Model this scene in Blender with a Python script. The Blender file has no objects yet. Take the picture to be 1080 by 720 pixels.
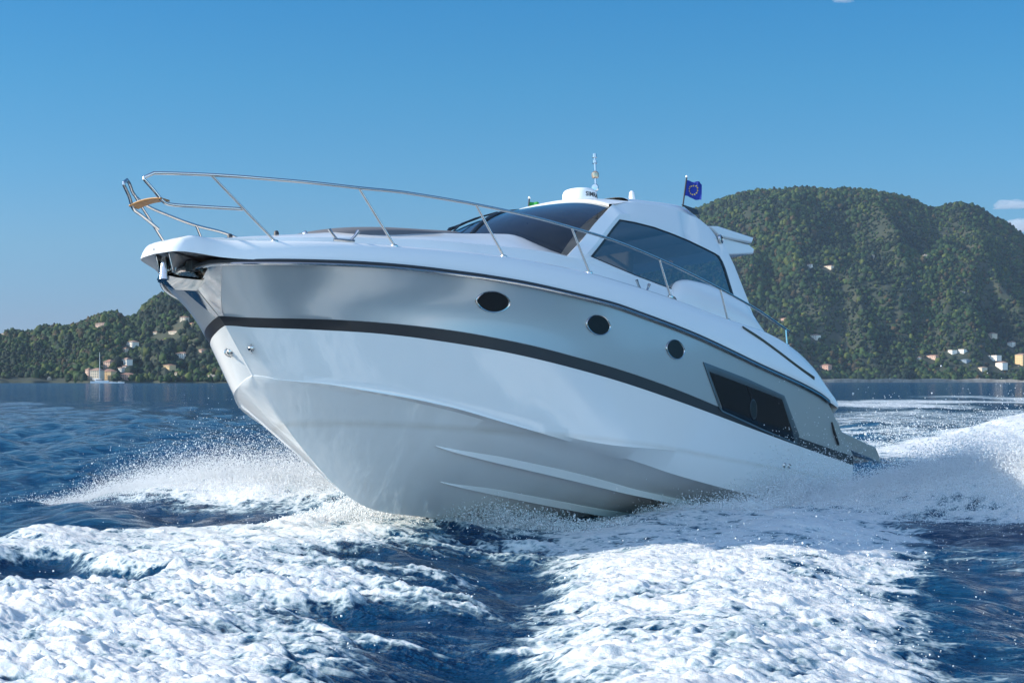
import bpy, bmesh, math, random, time
import numpy as np
from mathutils import Matrix, Vector
SC = bpy.context.scene
COL = SC.collection
R = math.radians
rng = np.random.default_rng(7)

# ------------------------------------------------------------------ camera, sky, sun, exposure
CAM_H = 1.771
cd = bpy.data.cameras.new('camera'); cam = bpy.data.objects.new('camera', cd); COL.objects.link(cam)
cam.location = (0, 0, CAM_H); cam.rotation_euler = (R(90), 0, 0)
cd.sensor_width = 36; cd.lens = 60; cd.shift_y = 42/1080
cd.clip_start = .1; cd.clip_end = 60000
SC.camera = cam
SUN_EL, SUN_AZ = 26.0, 3.0          # azimuth: degrees from -X towards the camera (-Y)
SX, SY, SZ = -math.cos(R(SUN_AZ))*math.cos(R(SUN_EL)), -math.sin(R(SUN_AZ))*math.cos(R(SUN_EL)), math.sin(R(SUN_EL))
w = bpy.data.worlds.new('World'); SC.world = w; w.use_nodes = True
nt = w.node_tree; bg = nt.nodes['Background']
sky = nt.nodes.new('ShaderNodeTexSky'); sky.sky_type = 'NISHITA'; sky.sun_disc = False
sky.sun_elevation = R(SUN_EL); sky.sun_rotation = math.atan2(SX, SY)
sky.air_density = .6; sky.dust_density = 0.0; sky.ozone_density = 5.0; sky.altitude = 0
tc = nt.nodes.new('ShaderNodeTexCoord'); sp = nt.nodes.new('ShaderNodeSeparateXYZ'); nt.links.new(tc.outputs['Generated'], sp.inputs[0])
rp = nt.nodes.new('ShaderNodeValToRGB'); e_ = rp.color_ramp.elements     # cooler, deeper low sky; upper stops brightened as added fill for the hull
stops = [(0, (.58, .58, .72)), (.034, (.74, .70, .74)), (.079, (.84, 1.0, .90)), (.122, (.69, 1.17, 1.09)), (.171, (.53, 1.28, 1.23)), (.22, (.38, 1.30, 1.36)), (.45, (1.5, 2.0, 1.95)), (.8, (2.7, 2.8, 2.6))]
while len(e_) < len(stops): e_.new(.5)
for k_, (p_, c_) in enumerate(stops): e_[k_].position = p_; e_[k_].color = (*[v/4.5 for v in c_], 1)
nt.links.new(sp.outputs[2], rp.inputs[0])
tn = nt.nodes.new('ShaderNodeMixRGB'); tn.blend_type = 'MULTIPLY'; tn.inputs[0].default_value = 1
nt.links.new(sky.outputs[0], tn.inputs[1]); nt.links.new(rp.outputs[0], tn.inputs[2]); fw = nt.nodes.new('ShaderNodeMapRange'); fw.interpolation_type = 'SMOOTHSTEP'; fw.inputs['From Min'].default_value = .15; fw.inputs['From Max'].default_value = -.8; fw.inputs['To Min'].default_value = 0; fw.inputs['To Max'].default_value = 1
nt.links.new(sp.outputs[1], fw.inputs['Value'])                  # added fill: sky behind the camera brightened and warmed to light the hull
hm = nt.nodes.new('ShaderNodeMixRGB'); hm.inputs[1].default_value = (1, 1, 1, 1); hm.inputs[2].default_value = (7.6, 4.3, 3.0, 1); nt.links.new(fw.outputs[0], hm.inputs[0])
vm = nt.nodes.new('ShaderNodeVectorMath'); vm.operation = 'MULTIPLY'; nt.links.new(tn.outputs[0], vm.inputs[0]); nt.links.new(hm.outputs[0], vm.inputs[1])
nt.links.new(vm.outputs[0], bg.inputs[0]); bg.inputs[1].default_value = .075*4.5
ld = bpy.data.lights.new('sun', 'SUN'); ld.energy = 4.6; ld.angle = R(.55); ld.color = (1, .915, .78)
sun = bpy.data.objects.new('sun', ld); COL.objects.link(sun)
sun.rotation_euler = Vector((SX, SY, SZ)).to_track_quat('Z', 'Y').to_euler(); sun.location = (-40, -10, 40)
SC.view_settings.view_transform = 'Standard'; SC.view_settings.look = 'None'
SC.view_settings.exposure = 0.60; SC.view_settings.gamma = 1; SC.view_settings.use_curve_mapping = False
SC.cycles.max_bounces = 6; SC.cycles.transparent_max_bounces = 12
SC.cycles.volume_bounces = 3; SC.cycles.sample_clamp_indirect = 4
SC.cycles.caustics_reflective = False; SC.cycles.caustics_refractive = False

# ------------------------------------------------------------------ helpers
def tag(o, label=None, cat=None, group=None, kind=None):
    if label: o['label'] = label
    if cat: o['category'] = cat
    if group: o['group'] = group
    if kind: o['kind'] = kind
    return o
def empty(name, loc=(0, 0, 0), mat=None):
    o = bpy.data.objects.new(name, None); COL.objects.link(o)
    if mat is not None: o.matrix_world = mat
    else: o.location = loc
    o.empty_display_size = .3
    return o
def link(name, me, mats, parent=None, smooth=True, angle=None):
    for m in (mats if isinstance(mats, (list, tuple)) else [mats]): me.materials.append(m)
    if smooth:
        me.polygons.foreach_set('use_smooth', np.ones(len(me.polygons), bool))
    o = bpy.data.objects.new(name, me); COL.objects.link(o)
    if parent is not None: o.parent = parent
    if angle is not None:
        me.update(); me.set_sharp_from_angle(angle=R(angle))
    return o
def mesh_np(name, V, F, mi=None):
    """V (n,3), F (m,k) arrays with one face size -> mesh"""
    me = bpy.data.meshes.new(name); V = np.ascontiguousarray(V, np.float32); F = np.ascontiguousarray(F, np.int32)
    k = F.shape[1]; me.vertices.add(len(V)); me.vertices.foreach_set('co', V.ravel())
    me.loops.add(F.size); me.loops.foreach_set('vertex_index', F.ravel())
    me.polygons.add(len(F)); me.polygons.foreach_set('loop_start', np.arange(len(F), dtype=np.int32)*k)
    if mi is not None: me.polygons.foreach_set('material_index', np.ascontiguousarray(mi, np.int32))
    me.update(calc_edges=True); me.validate(clean_customdata=False)
    return me
class MB:
    """collects pieces of ONE mesh"""
    def __init__(s): s.V = []; s.F = []; s.M = []; s.n = 0
    def add(s, V, F, m=0):
        V = np.asarray(V, float); s.V.append(V)
        for f in F: s.F.append([int(i) + s.n for i in f]); s.M.append(m)
        s.n += len(V); return s
    def grid(s, rows, m=0, flip=False, closed=False, mirror=False):
        rows = [np.asarray(r, float) for r in rows]; n = len(rows[0]); V = np.concatenate(rows); F = []; ms = []
        for i in range(len(rows) - 1):
            for j in range(n if closed else n - 1):
                j2 = (j + 1) % n; f = (i*n + j, i*n + j2, (i+1)*n + j2, (i+1)*n + j)
                F.append(f[::-1] if flip else f)
        mm = m
        b = s.n; s.V.append(V)
        for k, f in enumerate(F):
            s.F.append([i + b for i in f]); s.M.append(m[k // (n if closed else n - 1)] if isinstance(m, list) else m)
        s.n += len(V)
        if mirror: s.grid([r*np.array([1, -1, 1]) for r in rows], m, not flip, closed)
        return s
    def tube(s, P, r, k=10, cap=True, m=0):
        P = np.asarray(P, float); n = len(P); rr = np.broadcast_to(np.asarray(r, float), (n,))
        T = np.gradient(P, axis=0); T /= np.linalg.norm(T, axis=1)[:, None] + 1e-12
        u = np.cross(T[0], [0, 0, 1.]);
        if np.linalg.norm(u) < .1: u = np.cross(T[0], [0, 1., 0])
        u /= np.linalg.norm(u); rows = []
        for i in range(n):
            u = u - T[i]*(u @ T[i]); u /= np.linalg.norm(u); v = np.cross(T[i], u)
            a = np.arange(k)*2*np.pi/k
            rows.append(P[i] + rr[i]*(np.cos(a)[:, None]*u + np.sin(a)[:, None]*v))
        b = s.n; s.grid(rows, m, closed=True)
        if cap:
            s.F.append([b + i for i in range(k)][::-1]); s.M.append(m)
            s.F.append([b + (n-1)*k + i for i in range(k)]); s.M.append(m)
        return s
    def box(s, c, d, m=0, rot=None):
        c = np.asarray(c, float); d = np.asarray(d, float)/2
        V = np.array([[x, y, z] for x in (-1, 1) for y in (-1, 1) for z in (-1, 1)])*d
        if rot is not None: V = V @ np.asarray(rot).T
        return s.add(V + c, [(0, 1, 3, 2), (4, 6, 7, 5), (0, 4, 5, 1), (2, 3, 7, 6), (0, 2, 6, 4), (1, 5, 7, 3)], m)
    def lathe(s, prof, c=(0, 0, 0), k=32, m=0, axis=None):
        a = np.arange(k)*2*np.pi/k; rows = []
        for r, z in prof: rows.append(np.stack([r*np.cos(a), r*np.sin(a), 0*a + z], 1))
        if axis is not None:
            q = np.array(Vector((0, 0, 1)).rotation_difference(Vector(axis)).to_matrix()); rows = [x @ q.T for x in rows]
        return s.grid([x + np.asarray(c, float) for x in rows], m, closed=True)
    def prism(s, poly, off, m=0):
        P = np.asarray(poly, float); n = len(P); off = np.asarray(off, float)
        s.add(np.concatenate([P, P + off]), [list(range(n))[::-1], [n + i for i in range(n)]] + [(i, (i+1) % n, n + (i+1) % n, n + i) for i in range(n)], m)
        return s
    def build(s, name, mats, parent=None, smooth=True, angle=40, bevel=None, weld=False, fixn=False):
        me = bpy.data.meshes.new(name); me.from_pydata(np.concatenate(s.V).tolist(), [], s.F)
        me.polygons.foreach_set('material_index', np.array(s.M, np.int32)); me.update()
        if weld or fixn:
            bm = bmesh.new(); bm.from_mesh(me)
            if weld: bmesh.ops.remove_doubles(bm, verts=bm.verts, dist=.0008)
            if fixn: bmesh.ops.recalc_face_normals(bm, faces=bm.faces)
            bm.to_mesh(me); bm.free()
        o = link(name, me, mats, parent, smooth, angle)
        if bevel:
            b = o.modifiers.new('bevel', 'BEVEL'); b.width = bevel; b.segments = 3; b.limit_method = 'ANGLE'; b.angle_limit = R(35)
        return o
MIR = np.array([1, -1, 1.])
def smooth_path(P, n=60):
    P = np.asarray(P, float); d = np.r_[0, np.cumsum(np.linalg.norm(np.diff(P, axis=0), axis=1))]
    t = np.linspace(0, d[-1], n)
    return np.stack([pchip(d, P[:, i])(t) for i in range(3)], 1)

# ------------------------------------------------------------------ material helpers
def mat(name, base=(.8, .8, .8), rough=.5, metal=0., **kw):
    m = bpy.data.materials.new(name); m.use_nodes = True
    b = m.node_tree.nodes['Principled BSDF']
    b.inputs['Base Color'].default_value = (*base, 1); b.inputs['Roughness'].default_value = rough; b.inputs['Metallic'].default_value = metal
    for k, v in kw.items(): b.inputs[k].default_value = v
    return m
class NT:
    def __init__(s, m): s.t = m.node_tree; s.n = s.t.nodes; s.b = s.n.get('Principled BSDF'); s.out = s.n.get('Material Output')
    def new(s, t, **kw):
        x = s.n.new('ShaderNode' + t)
        for k, v in kw.items(): setattr(x, k, v)
        return x
    def l(s, a, b): s.t.links.new(a, b)
    def noise(s, scale, detail=4, rough=.5, vec=None, dist=0, dim='3D'):
        x = s.new('TexNoise'); x.noise_dimensions = dim
        x.inputs['Scale'].default_value = scale; x.inputs['Detail'].default_value = detail; x.inputs['Roughness'].default_value = rough; x.inputs['Distortion'].default_value = dist
        if vec is not None: s.l(vec, x.inputs['Vector'])
        return x
    def math(s, op, a, b=None, clamp=False):
        x = s.new('Math', operation=op, use_clamp=clamp)
        for i, v in enumerate((a, b)):
            if v is None: continue
            if isinstance(v, (int, float)): x.inputs[i].default_value = v
            else: s.l(v, x.inputs[i])
        return x.outputs[0]
    def ramp(s, fac, stops):
        x = s.new('ValToRGB'); e = x.color_ramp.elements
        while len(e) > 1: e.remove(e[-1])
        e[0].position = stops[0][0]; c = stops[0][1]; e[0].color = (*c, 1) if len(c) == 3 else c
        for p, c in stops[1:]:
            y = e.new(p); y.color = (*c, 1) if len(c) == 3 else c
        s.l(fac, x.inputs[0]); return x.outputs[0]
    def coord(s, kind='Object', scale=None):
        c = s.new('TexCoord').outputs[kind]
        if scale is None: return c
        mp = s.new('Mapping'); mp.inputs['Scale'].default_value = scale; s.l(c, mp.inputs[0]); return mp.outputs[0]
    def bump(s, h, dist=.01, strength=1., normal=None):
        x = s.new('Bump'); x.inputs['Distance'].default_value = dist; x.inputs['Strength'].default_value = strength; s.l(h, x.inputs['Height'])
        if normal is not None: s.l(normal, x.inputs['Normal'])
        return x.outputs[0]

# ------------------------------------------------------------------ noise in numpy
def _hash(ix, iy, seed):
    h = (ix.astype(np.int64)*374761393 + iy.astype(np.int64)*668265263 + seed*974634777) & 0x7fffffff
    h = ((h ^ (h >> 13))*1274126177) & 0x7fffffff
    return ((h ^ (h >> 16)) & 0xffff)/65535.0
def vnoise(x, y, seed=0):
    x = np.asarray(x, float); y = np.asarray(y, float)
    ix = np.floor(x); iy = np.floor(y); fx = x - ix; fy = y - iy
    ux = fx*fx*fx*(fx*(fx*6 - 15) + 10); uy = fy*fy*fy*(fy*(fy*6 - 15) + 10)
    a = _hash(ix, iy, seed); b = _hash(ix+1, iy, seed); c = _hash(ix, iy+1, seed); d = _hash(ix+1, iy+1, seed)
    return a + (b-a)*ux + (c-a)*uy + (a-b-c+d)*ux*uy
def fbm(x, y, oct=4, seed=0, gain=.5):
    s = 0; a = 1; t = 0
    for o in range(oct):
        c, sn = math.cos(.7*o+.3), math.sin(.7*o+.3)
        s = s + a*(vnoise((x*c - y*sn)*2.03**o + 17*o, (x*sn + y*c)*2.03**o, seed + o)*2 - 1); t += a; a *= gain
    return s/t
# ------------------------------------------------------------------ hull and deck shape (boat axes: x forward, y port, z up)
def pchip(xs, ys):
    xs = np.asarray(xs, float); ys = np.asarray(ys, float)
    o = np.argsort(xs); xs = xs[o]; ys = ys[o]
    h = np.diff(xs); d = np.diff(ys) / h
    m = np.zeros(len(xs)); m[0] = d[0]; m[-1] = d[-1]
    for i in range(1, len(xs) - 1):
        if d[i-1] * d[i] > 0:
            w1 = 2*h[i] + h[i-1]; w2 = h[i] + 2*h[i-1]
            m[i] = (w1 + w2) / (w1/d[i-1] + w2/d[i])
    def f(x):
        x = np.clip(np.asarray(x, float), xs[0], xs[-1])
        i = np.clip(np.searchsorted(xs, x) - 1, 0, len(xs) - 2)
        t = (x - xs[i]) / h[i]
        return ((2*t**3 - 3*t**2 + 1)*ys[i] + (t**3 - 2*t**2 + t)*h[i]*m[i]
                + (-2*t**3 + 3*t**2)*ys[i+1] + (t**3 - t**2)*h[i]*m[i+1])
    return f

def breadth(B, x1, L, p, q):
    return lambda x: B * np.clip(1 - np.clip((np.asarray(x, float) - x1) / (L - x1), 0, None)**p, 0, None)**q

def sstep(a, b, x):
    t = np.clip((np.asarray(x, float) - a) / (b - a), 0, 1); return t*t*(3 - 2*t)

KEEL_X = [0, 3, 5.9, 7.05, 8.2, 8.75, 9.13, 9.49, 9.83, 10.17, 10.5, 10.66, 10.85, 11.04, 11.43, 11.52, 11.73, 12.0]
KEEL_Z = [0, 0, 0, 0, 0, .004, .03, .12, .28, .5, .75, .89, 1.06, 1.245, 1.69, 1.775, 1.93, 2.12]
keel_z = pchip(KEEL_X, KEEL_Z)
def keen(B, x1, L, p, q, c):
    """half breadth that meets the stem at a finite angle"""
    k = B/(math.sqrt(B*B + c*c) - c); f = breadth(B, x1, L, p, q)
    return lambda x: k*(np.sqrt(f(x)**2 + c*c) - c)
Y_SHEER = keen(1.95, 4, 12.0, 2.7, .50, .10)
Y_TOP = keen(1.93, 3, 11.52, 3.1, .56, .12)
Y_BOT = keen(1.92, 3, 11.43, 3.1, .56, .12)
Y_CHINE = keen(1.72, 3, 11.04, 2.8, .47, .12)
sheer_z = pchip([.5, .91, 1.19, 3.34, 5.18, 6.3, 7.11, 8.39, 9.23, 9.6, 10.25, 10.89, 11.29, 11.69, 11.9, 12.0],
                [1.80, 1.87, 1.93, 2.10, 2.235, 2.285, 2.315, 2.31, 2.29, 2.275, 2.25, 2.215, 2.19, 2.17, 2.165, 2.12])
top_z = pchip([0, 2.21, 4.2, 5.64, 6.92, 7.76, 8.4, 8.94, 9.45, 10.06, 10.5, 10.85, 11.2, 11.4, 11.52],
              [1.175, 1.285, 1.41, 1.53, 1.62, 1.665, 1.70, 1.72, 1.735, 1.74, 1.738, 1.735, 1.733, 1.745, 1.775])
bot_z = pchip([0, 3.36, 5.63, 6.92, 7.75, 8.38, 8.92, 9.54, 10.03, 10.47, 10.75, 11.12, 11.31, 11.43],
              [1.04, 1.235, 1.39, 1.48, 1.53, 1.565, 1.59, 1.61, 1.625, 1.632, 1.632, 1.64, 1.655, 1.69])
chine_z = pchip([0, 2.71, 3.76, 5.43, 6.01, 7.05, 7.59, 7.95, 8.61, 9.28, 9.75, 10.34, 10.6, 10.94, 11.04],
                [.34, .40, .44, .54, .60, .70, .755, .795, .875, .97, 1.025, 1.09, 1.13, 1.18, 1.245])
kn_z = pchip([0, 1.96, 3.49, 4.86, 6.34, 7.23, 8.2], [.66, .71, .755, .785, .785, .78, .84])

NS = 130
S_ = np.linspace(0, 1, NS); G_ = 1 - (1 - S_)**1.9
def curve(x0, x1, yf, zf):
    x = x0 + (x1 - x0) * G_
    y = np.array(yf(x)); y[-1] = 0
    return np.stack([x, y, zf(x)], 1)
def hull_rows():
    keel = np.stack([G_*11.04, 0*G_, keel_z(G_*11.04)], 1)
    ch = curve(0, 11.04, Y_CHINE, chine_z)
    sb = curve(0, 11.43, Y_BOT, bot_z); st = curve(0, 11.52, Y_TOP, top_z)
    sh = curve(.9, 12.0, Y_SHEER, sheer_z)
    fl = sstep(11.04, 9.6, ch[:, 0])[:, None]
    chin = ch - np.array([[0, .075, .012]]) * fl
    chin[:, 1] = np.maximum(chin[:, 1], 0)
    rows = []; mats = []
    def add(r, m): rows.append(r); mats.append(m)
    for t in np.linspace(0, 1, 11):
        r = keel*(1 - t) + chin*t
        r[:, 2] -= .03*np.sin(np.pi*t)*sstep(6, 9.5, r[:, 0])*np.clip((1-S_)*6, 0, 1)
        add(r, 0)
    add(ch, 0)
    w = sstep(8.2, 5.5, ch[:, 0])
    kn = ch.copy(); kn[:, 1] = ch[:, 1]*(1 - w) + 1.84*w
    kn[:, 2] = (ch[:, 2] + .03*sstep(11.04, 10., ch[:, 0]) + .004)*(1 - w) + kn_z(ch[:, 0])*w
    kn[-1] = ch[-1] + (sb[-1]-ch[-1])*.03
    add(kn, 0)
    for t in np.linspace(0, 1, 9)[1:-1]:
        add(kn*(1 - t) + sb*t, 0)
    stem = lambda r: r
    add(sb, 0)
    ins = np.stack([0*S_, np.minimum(.006, sb[:, 1]), 0*S_], 1)
    add(sb - ins + np.array([0, 0, .004]), 1)
    add(st - ins - np.array([0, 0, .004]), 1)
    add(st, 2)
    for t in np.linspace(0, 1, 13)[1:]:
        r = st*(1 - t) + sh*t
        if t < 1: r[:, 1] -= .045*np.sin(np.pi*t)*sstep(6.5, 10.5, r[:, 0])*np.clip((1-S_)*5, 0, 1)
        # stem line between the two ends follows the keel profile
        k = sstep(.9, 1, S_)
        add(r, 2)
    return rows, mats           # mats[i] is the material between row i-1 and i

edge_z = pchip([.5, .75, 1.13, 1.76, 2.37, 2.87, 3.39, 3.84, 5.58, 6.88, 8.3, 9.45, 10.22, 10.93, 11.42, 11.65, 11.84, 12.1, 12.25, 12.34, 12.4],
               [2.08, 2.22, 2.39, 2.56, 2.64, 2.665, 2.66, 2.66, 2.69, 2.69, 2.65, 2.585, 2.525, 2.475, 2.435, 2.42, 2.415, 2.42, 2.38, 2.31, 2.25])
crown_z = pchip([.5, 2.2, 6.3, 6.75, 7.1, 7.45, 7.83, 8.5, 9.5, 10.2, 10.87, 11.3, 11.62, 12.0, 12.15, 12.3, 12.4],
                [2.05, 2.3, 2.35, 2.9, 3.2, 3.33, 3.27, 3.13, 2.96, 2.82, 2.67, 2.58, 2.51, 2.445, 2.42, 2.34, 2.255])
deck_y = pchip([.5, 3, 6, 7.1, 8.4, 9.2, 9.6, 10.25, 10.89, 11.29, 11.5, 11.69, 11.8, 11.95, 12.17, 12.30, 12.37, 12.40],
               [1.93, 1.95, 1.915, 1.865, 1.73, 1.58, 1.485, 1.305, 1.06, .86, .725, .59, .50, .40, .315, .255, .17, .0])
low_z = lambda x: np.where(np.asarray(x) > 11.69, 2.205 + .02*sstep(11.69, 12.3, x), sheer_z(x) + .035)
DX = np.concatenate([np.linspace(.5, 3, 26), np.linspace(3.1, 10, 70), np.linspace(10.05, 11.9, 50), np.linspace(11.92, 12.40, 40)])
def deck_rows():
    x = DX; b = deck_y(x); zl = low_z(x); ze = edge_z(x); zc = crown_z(x)
    k = np.clip(b/.5, 0, 1)
    cab = sstep(7.6, 6.9, x); fw = .1 + .9*sstep(12.1, 11.2, x)
    R = []
    def add(y, z): R.append(np.stack([x, np.maximum(y, 0), z], 1))
    add(b + .012, zl); add(b + .016*k, zl + .2*(ze - zl)); add(b - .03*k, zl + .62*(ze - zl)); add(b - .075*k, ze - .035*k); add(b - .11*k, ze - .008); add(b - .15*k, ze)
    y4 = np.where(b > .9, b - .40, .555*b); y4 = b - (b-y4)*1.0
    add(y4, ze + .03*k*fw); add(y4 - .035*k, ze + .05*k*fw)
    c5 = .05*fw
    z5 = ze + c5 + .36*np.clip(zc - ze - c5, 0, None)
    z5 = z5*(1 - cab) + (2.96*sstep(2.2, 3, x) + (ze + .05)*(1 - sstep(2.2, 3, x)))*cab
    y5 = y4*.93
    y5 = y5*(1 - cab) + 1.41*cab
    add(y5, z5); add(y5 - .03*k, z5 + .012*fw)
    z6 = ze + c5 + .82*np.clip(zc - ze - c5, 0, None); z6 = z6*(1-cab) + (zc*.35 + 3.0*.65)*cab*sstep(2.2, 3, x) + (zc*.5+.5*z5)*cab*(1-sstep(2.2, 3, x))
    add(y4*.62*(1 - cab) + 1.15*cab, z6)
    z7 = ze + c5 + .96*np.clip(zc - ze - c5, 0, None); z7 = z7*(1-cab)+zc*cab
    add(y4*.3*(1 - cab) + .8*cab, z7); add(0*x, zc)
    return R

def grid_tris(rows):
    V = np.concatenate(rows); n = len(rows[0]); F = []
    for i in range(len(rows)-1):
        a = np.arange(n-1) + i*n
        F.append(np.stack([a, a+1, a+n+1], 1)); F.append(np.stack([a, a+n+1, a+n], 1))
    return V, np.concatenate(F)
# ------------------------------------------------------------------ the sea: one sheet from under the camera to the horizon
def poly_sd(x, y, P):
    """signed distance to a polygon, positive inside"""
    P = np.asarray(P, float); d = np.full(x.shape, 1e9); ins = np.zeros(x.shape, bool)
    for (ax, ay), (bx, by) in zip(P, np.roll(P, -1, 0)):
        ex, ey = bx-ax, by-ay; wx, wy = x-ax, y-ay
        t = np.clip((wx*ex + wy*ey)/(ex*ex + ey*ey + 1e-12), 0, 1)
        d = np.minimum(d, np.hypot(wx - t*ex, wy - t*ey))
        c = (ay <= y) != (by <= y)
        with np.errstate(divide='ignore', invalid='ignore'):
            xi = ax + (y - ay)/(by - ay)*ex
        ins ^= c & (x < xi)
    return np.where(ins, d, -d)
def seg_coord(x, y, a, b):
    """along (0..1) and signed across (m, positive to the left of a->b) coordinates of a line"""
    ex, ey = b[0]-a[0], b[1]-a[1]; L = math.hypot(ex, ey); ex /= L; ey /= L
    return ((x-a[0])*ex + (y-a[1])*ey)/L, -(x-a[0])*ey + (y-a[1])*ex
WAKE = {'left': [(-7.54, 16.96), (-5.87, 17.61), (-5.43, 18.11), (-4.4, 18.86), (-3.23, 20.05), (-2.46, 21.11), (-1.72, 22.14), (-0.85, 21.83), (-0.12, 21.25), (0.3, 20.43), (0.2, 17.91), (-0.17, 15.33), (-0.32, 12.85), (-0.43, 11.07), (-0.54, 9.72), (-0.64, 8.22), (-3.65, 8.22)], 'gap': [(-7.05, 17.14), (-5.41, 16.78), (-4.52, 16.96), (-3.81, 15.94), (-3.16, 15.18), (-3.23, 14.56), (-3.86, 14.49), (-4.25, 14.17), (-4.43, 13.74), (-5.28, 12.85)], 'thin': [(-1.79, 15.33), (-1.39, 17.91), (-0.76, 19.56), (0.22, 20.18), (0.36, 16.1), (0.11, 10.02), (0.0, 8.22), (-0.96, 8.22), (-1.07, 10.7)], 'centre': [(0.22, 15.18), (0.42, 16.6), (0.32, 18.11), (0.47, 20.18), (0.94, 21.25), (1.9, 21.39), (3.79, 21.98), (5.2, 22.29), (5.05, 20.43), (4.13, 17.91), (3.65, 16.1), (3.09, 13.39), (2.67, 11.07), (2.33, 9.43), (2.02, 8.01), (0.12, 8.01), (0.18, 10.02), (0.27, 12.36)], 'back': [(24.95, 144.9), (51.95, 212.52), (83.83, 212.52), (15.33, 38.88), (11.81, 37.95), (10.82, 44.27), (8.39, 41.94), (11.36, 60.15)], 'slick': [(4.3, 18.43), (5.01, 16.1), (5.28, 13.39), (3.24, 8.22), (2.1, 8.22), (2.64, 10.7), (3.16, 13.39)], 'trough': [(-0.89, 16.1), (-0.41, 18.43), (0.17, 19.92), (0.39, 18.43), (0.32, 15.33), (0.31, 12.36), (0.19, 10.02), (0.16, 8.22), (-0.96, 8.22), (-0.98, 11.07), (-0.89, 13.39)]}
RIDGE = [(3.6, 23.0), (4.35, 22.4), (5.0, 21.8), (5.75, 20.9), (6.7, 20.0), (8.6, 18.0), (11.5, 15.2)]
RIDGE_H = [.02, .14, .46, .75, .80, .62, .3]
BACK = [(10.5, 42.), (13.5, 48.), (17.5, 57.), (22., 66.), (30., 80.)]
BACK_H = [.1, .4, .58, .6, .5]
def ridge_field(x, y):
    """height of the spray-topped wave thrown out on the port side, and a 0..1 mask"""
    best = np.zeros(x.shape); msk = np.zeros(x.shape)
    for i in range(len(RIDGE)-1):
        t, s = seg_coord(x, y, RIDGE[i], RIDGE[i+1]); tc = np.clip(t, 0, 1)
        ax = RIDGE[i][0] + tc*(RIDGE[i+1][0]-RIDGE[i][0]); ay = RIDGE[i][1] + tc*(RIDGE[i+1][1]-RIDGE[i][1])
        d = np.hypot(x-ax, y-ay); front = s < 0
        wid = np.where(front, 1.25, 1.1); h = RIDGE_H[i]*(1-tc) + RIDGE_H[i+1]*tc
        g = np.exp(-(d/wid)**2*1.3); best = np.maximum(best, h*g); msk = np.maximum(msk, np.where(front, sstep(1.9, .8, d), sstep(2.2, .5, d)))
    for i in range(len(BACK)-1):                   # the older wave rolling away behind the stern
        t, s = seg_coord(x, y, BACK[i], BACK[i+1]); tc = np.clip(t, 0, 1)
        d = np.hypot(x - BACK[i][0] - tc*(BACK[i+1][0]-BACK[i][0]), y - BACK[i][1] - tc*(BACK[i+1][1]-BACK[i][1])); h = BACK_H[i]*(1-tc) + BACK_H[i+1]*tc
        rag = np.clip(.72 + .75*fbm(x*.28 + .1*y, y*.16, 4, 81) + .25*fbm(x*1.3, y*.9, 3, 82), .1, 1.5)
        best = np.maximum(best, h*np.exp(-(d/2.0)**2)*rag); msk = np.maximum(msk, .9*sstep(4.2, 1.0, d))
    return best, msk
BOW_A, BOW_B = (-.1, 20.6), (-6.6, 25.6)       # the sheet of spray thrown out to starboard from the forefoot
def bow_field(x, y):
    t, s = seg_coord(x, y, BOW_A, BOW_B)
    a = sstep(-.06, .05, t)*sstep(1.03, .55, t)
    h = .42*np.exp(-((s + .2)/1.1)**2)*a
    return h, np.exp(-((s+.2)/1.25)**4)*a
def foam_field(x, y):
    u, v = x*.845 - y*.534, x*.534 + y*.845          # along and across the way the hull throws water
    n = fbm(u*.55, v*1.0, 4, 3); n2 = fbm(u*1.6, v*3.2, 3, 9)
    streak = fbm(u*.40 + .3*n, v*2.1 + .5*n, 5, 21, .6)
    def reg(name, soft, rag=.35):
        return sstep(-soft, soft, poly_sd(x, y, WAKE[name]) + rag*n + .12*n2)
    f = np.zeros(x.shape)
    A = reg('left', .5, .45)*(1 - reg('gap', .18, .25))
    th_ = reg('thin', 1.3, .6)
    A = A*np.clip(1.04 + .50*streak + .22*n2 - th_*(.92 - .8*streak), 0, 1)
    Cn = reg('centre', .45, .32)*np.clip(1.06 + .45*fbm(u*.8, v*1.7, 5, 27, .6) + .2*n2, 0, 1)
    f = np.maximum(A, Cn)
    f = np.maximum(f, .75*reg('back', 3, 4.)*np.clip(.55 + 1.1*fbm(x*.12, y*.06, 4, 5), 0, 1))
    f = np.maximum(f, .55*reg('slick', .6, .3)*np.clip(.25 + 1.3*streak, 0, 1))
    f = np.maximum(f, .42*reg('trough', .6, .4)*np.clip(.02 + 1.5*streak, 0, 1))
    rh, rm = ridge_field(x, y); bh, bm_ = bow_field(x, y)
    f = np.maximum(f, np.clip(rm*1.3, 0, 1)); f = np.maximum(f, np.clip(bm_*1.25 + .3*n*bm_, 0, 1))
    return f, A, Cn, rh, rm, bh, bm_
WAVES = []
_r = random.Random(5)
for i in range(34):
    L = .55*1.13**i*(.9 + .2*_r.random()); th = R(200 + _r.gauss(0, 34))
    WAVES.append((2*math.pi/L, math.cos(th), math.sin(th), _r.random()*6.283, .0105*L**.80 if L < 4 else .0105*4**.8*(4/L)**.3, L))
def sea_height(x, y, sp):
    """sp: mesh spacing, waves shorter than the mesh can carry are left to the bump"""
    z = np.zeros(x.shape)
    mod = .75 + .5*vnoise(x*.05, y*.05, 77)
    for k, cx, cy, ph, a, L in WAVES:
        s = np.sin(k*(x*cx + y*cy) + ph + 1.2*vnoise(x*.35/L, y*.35/L, int(L*100)))
        z += a*(s + .28*np.cos(2*(k*(x*cx + y*cy) + ph)))*sstep(2.2, 4.5, L/np.maximum(sp, 1e-3))
    return z*mod*1.0
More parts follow.
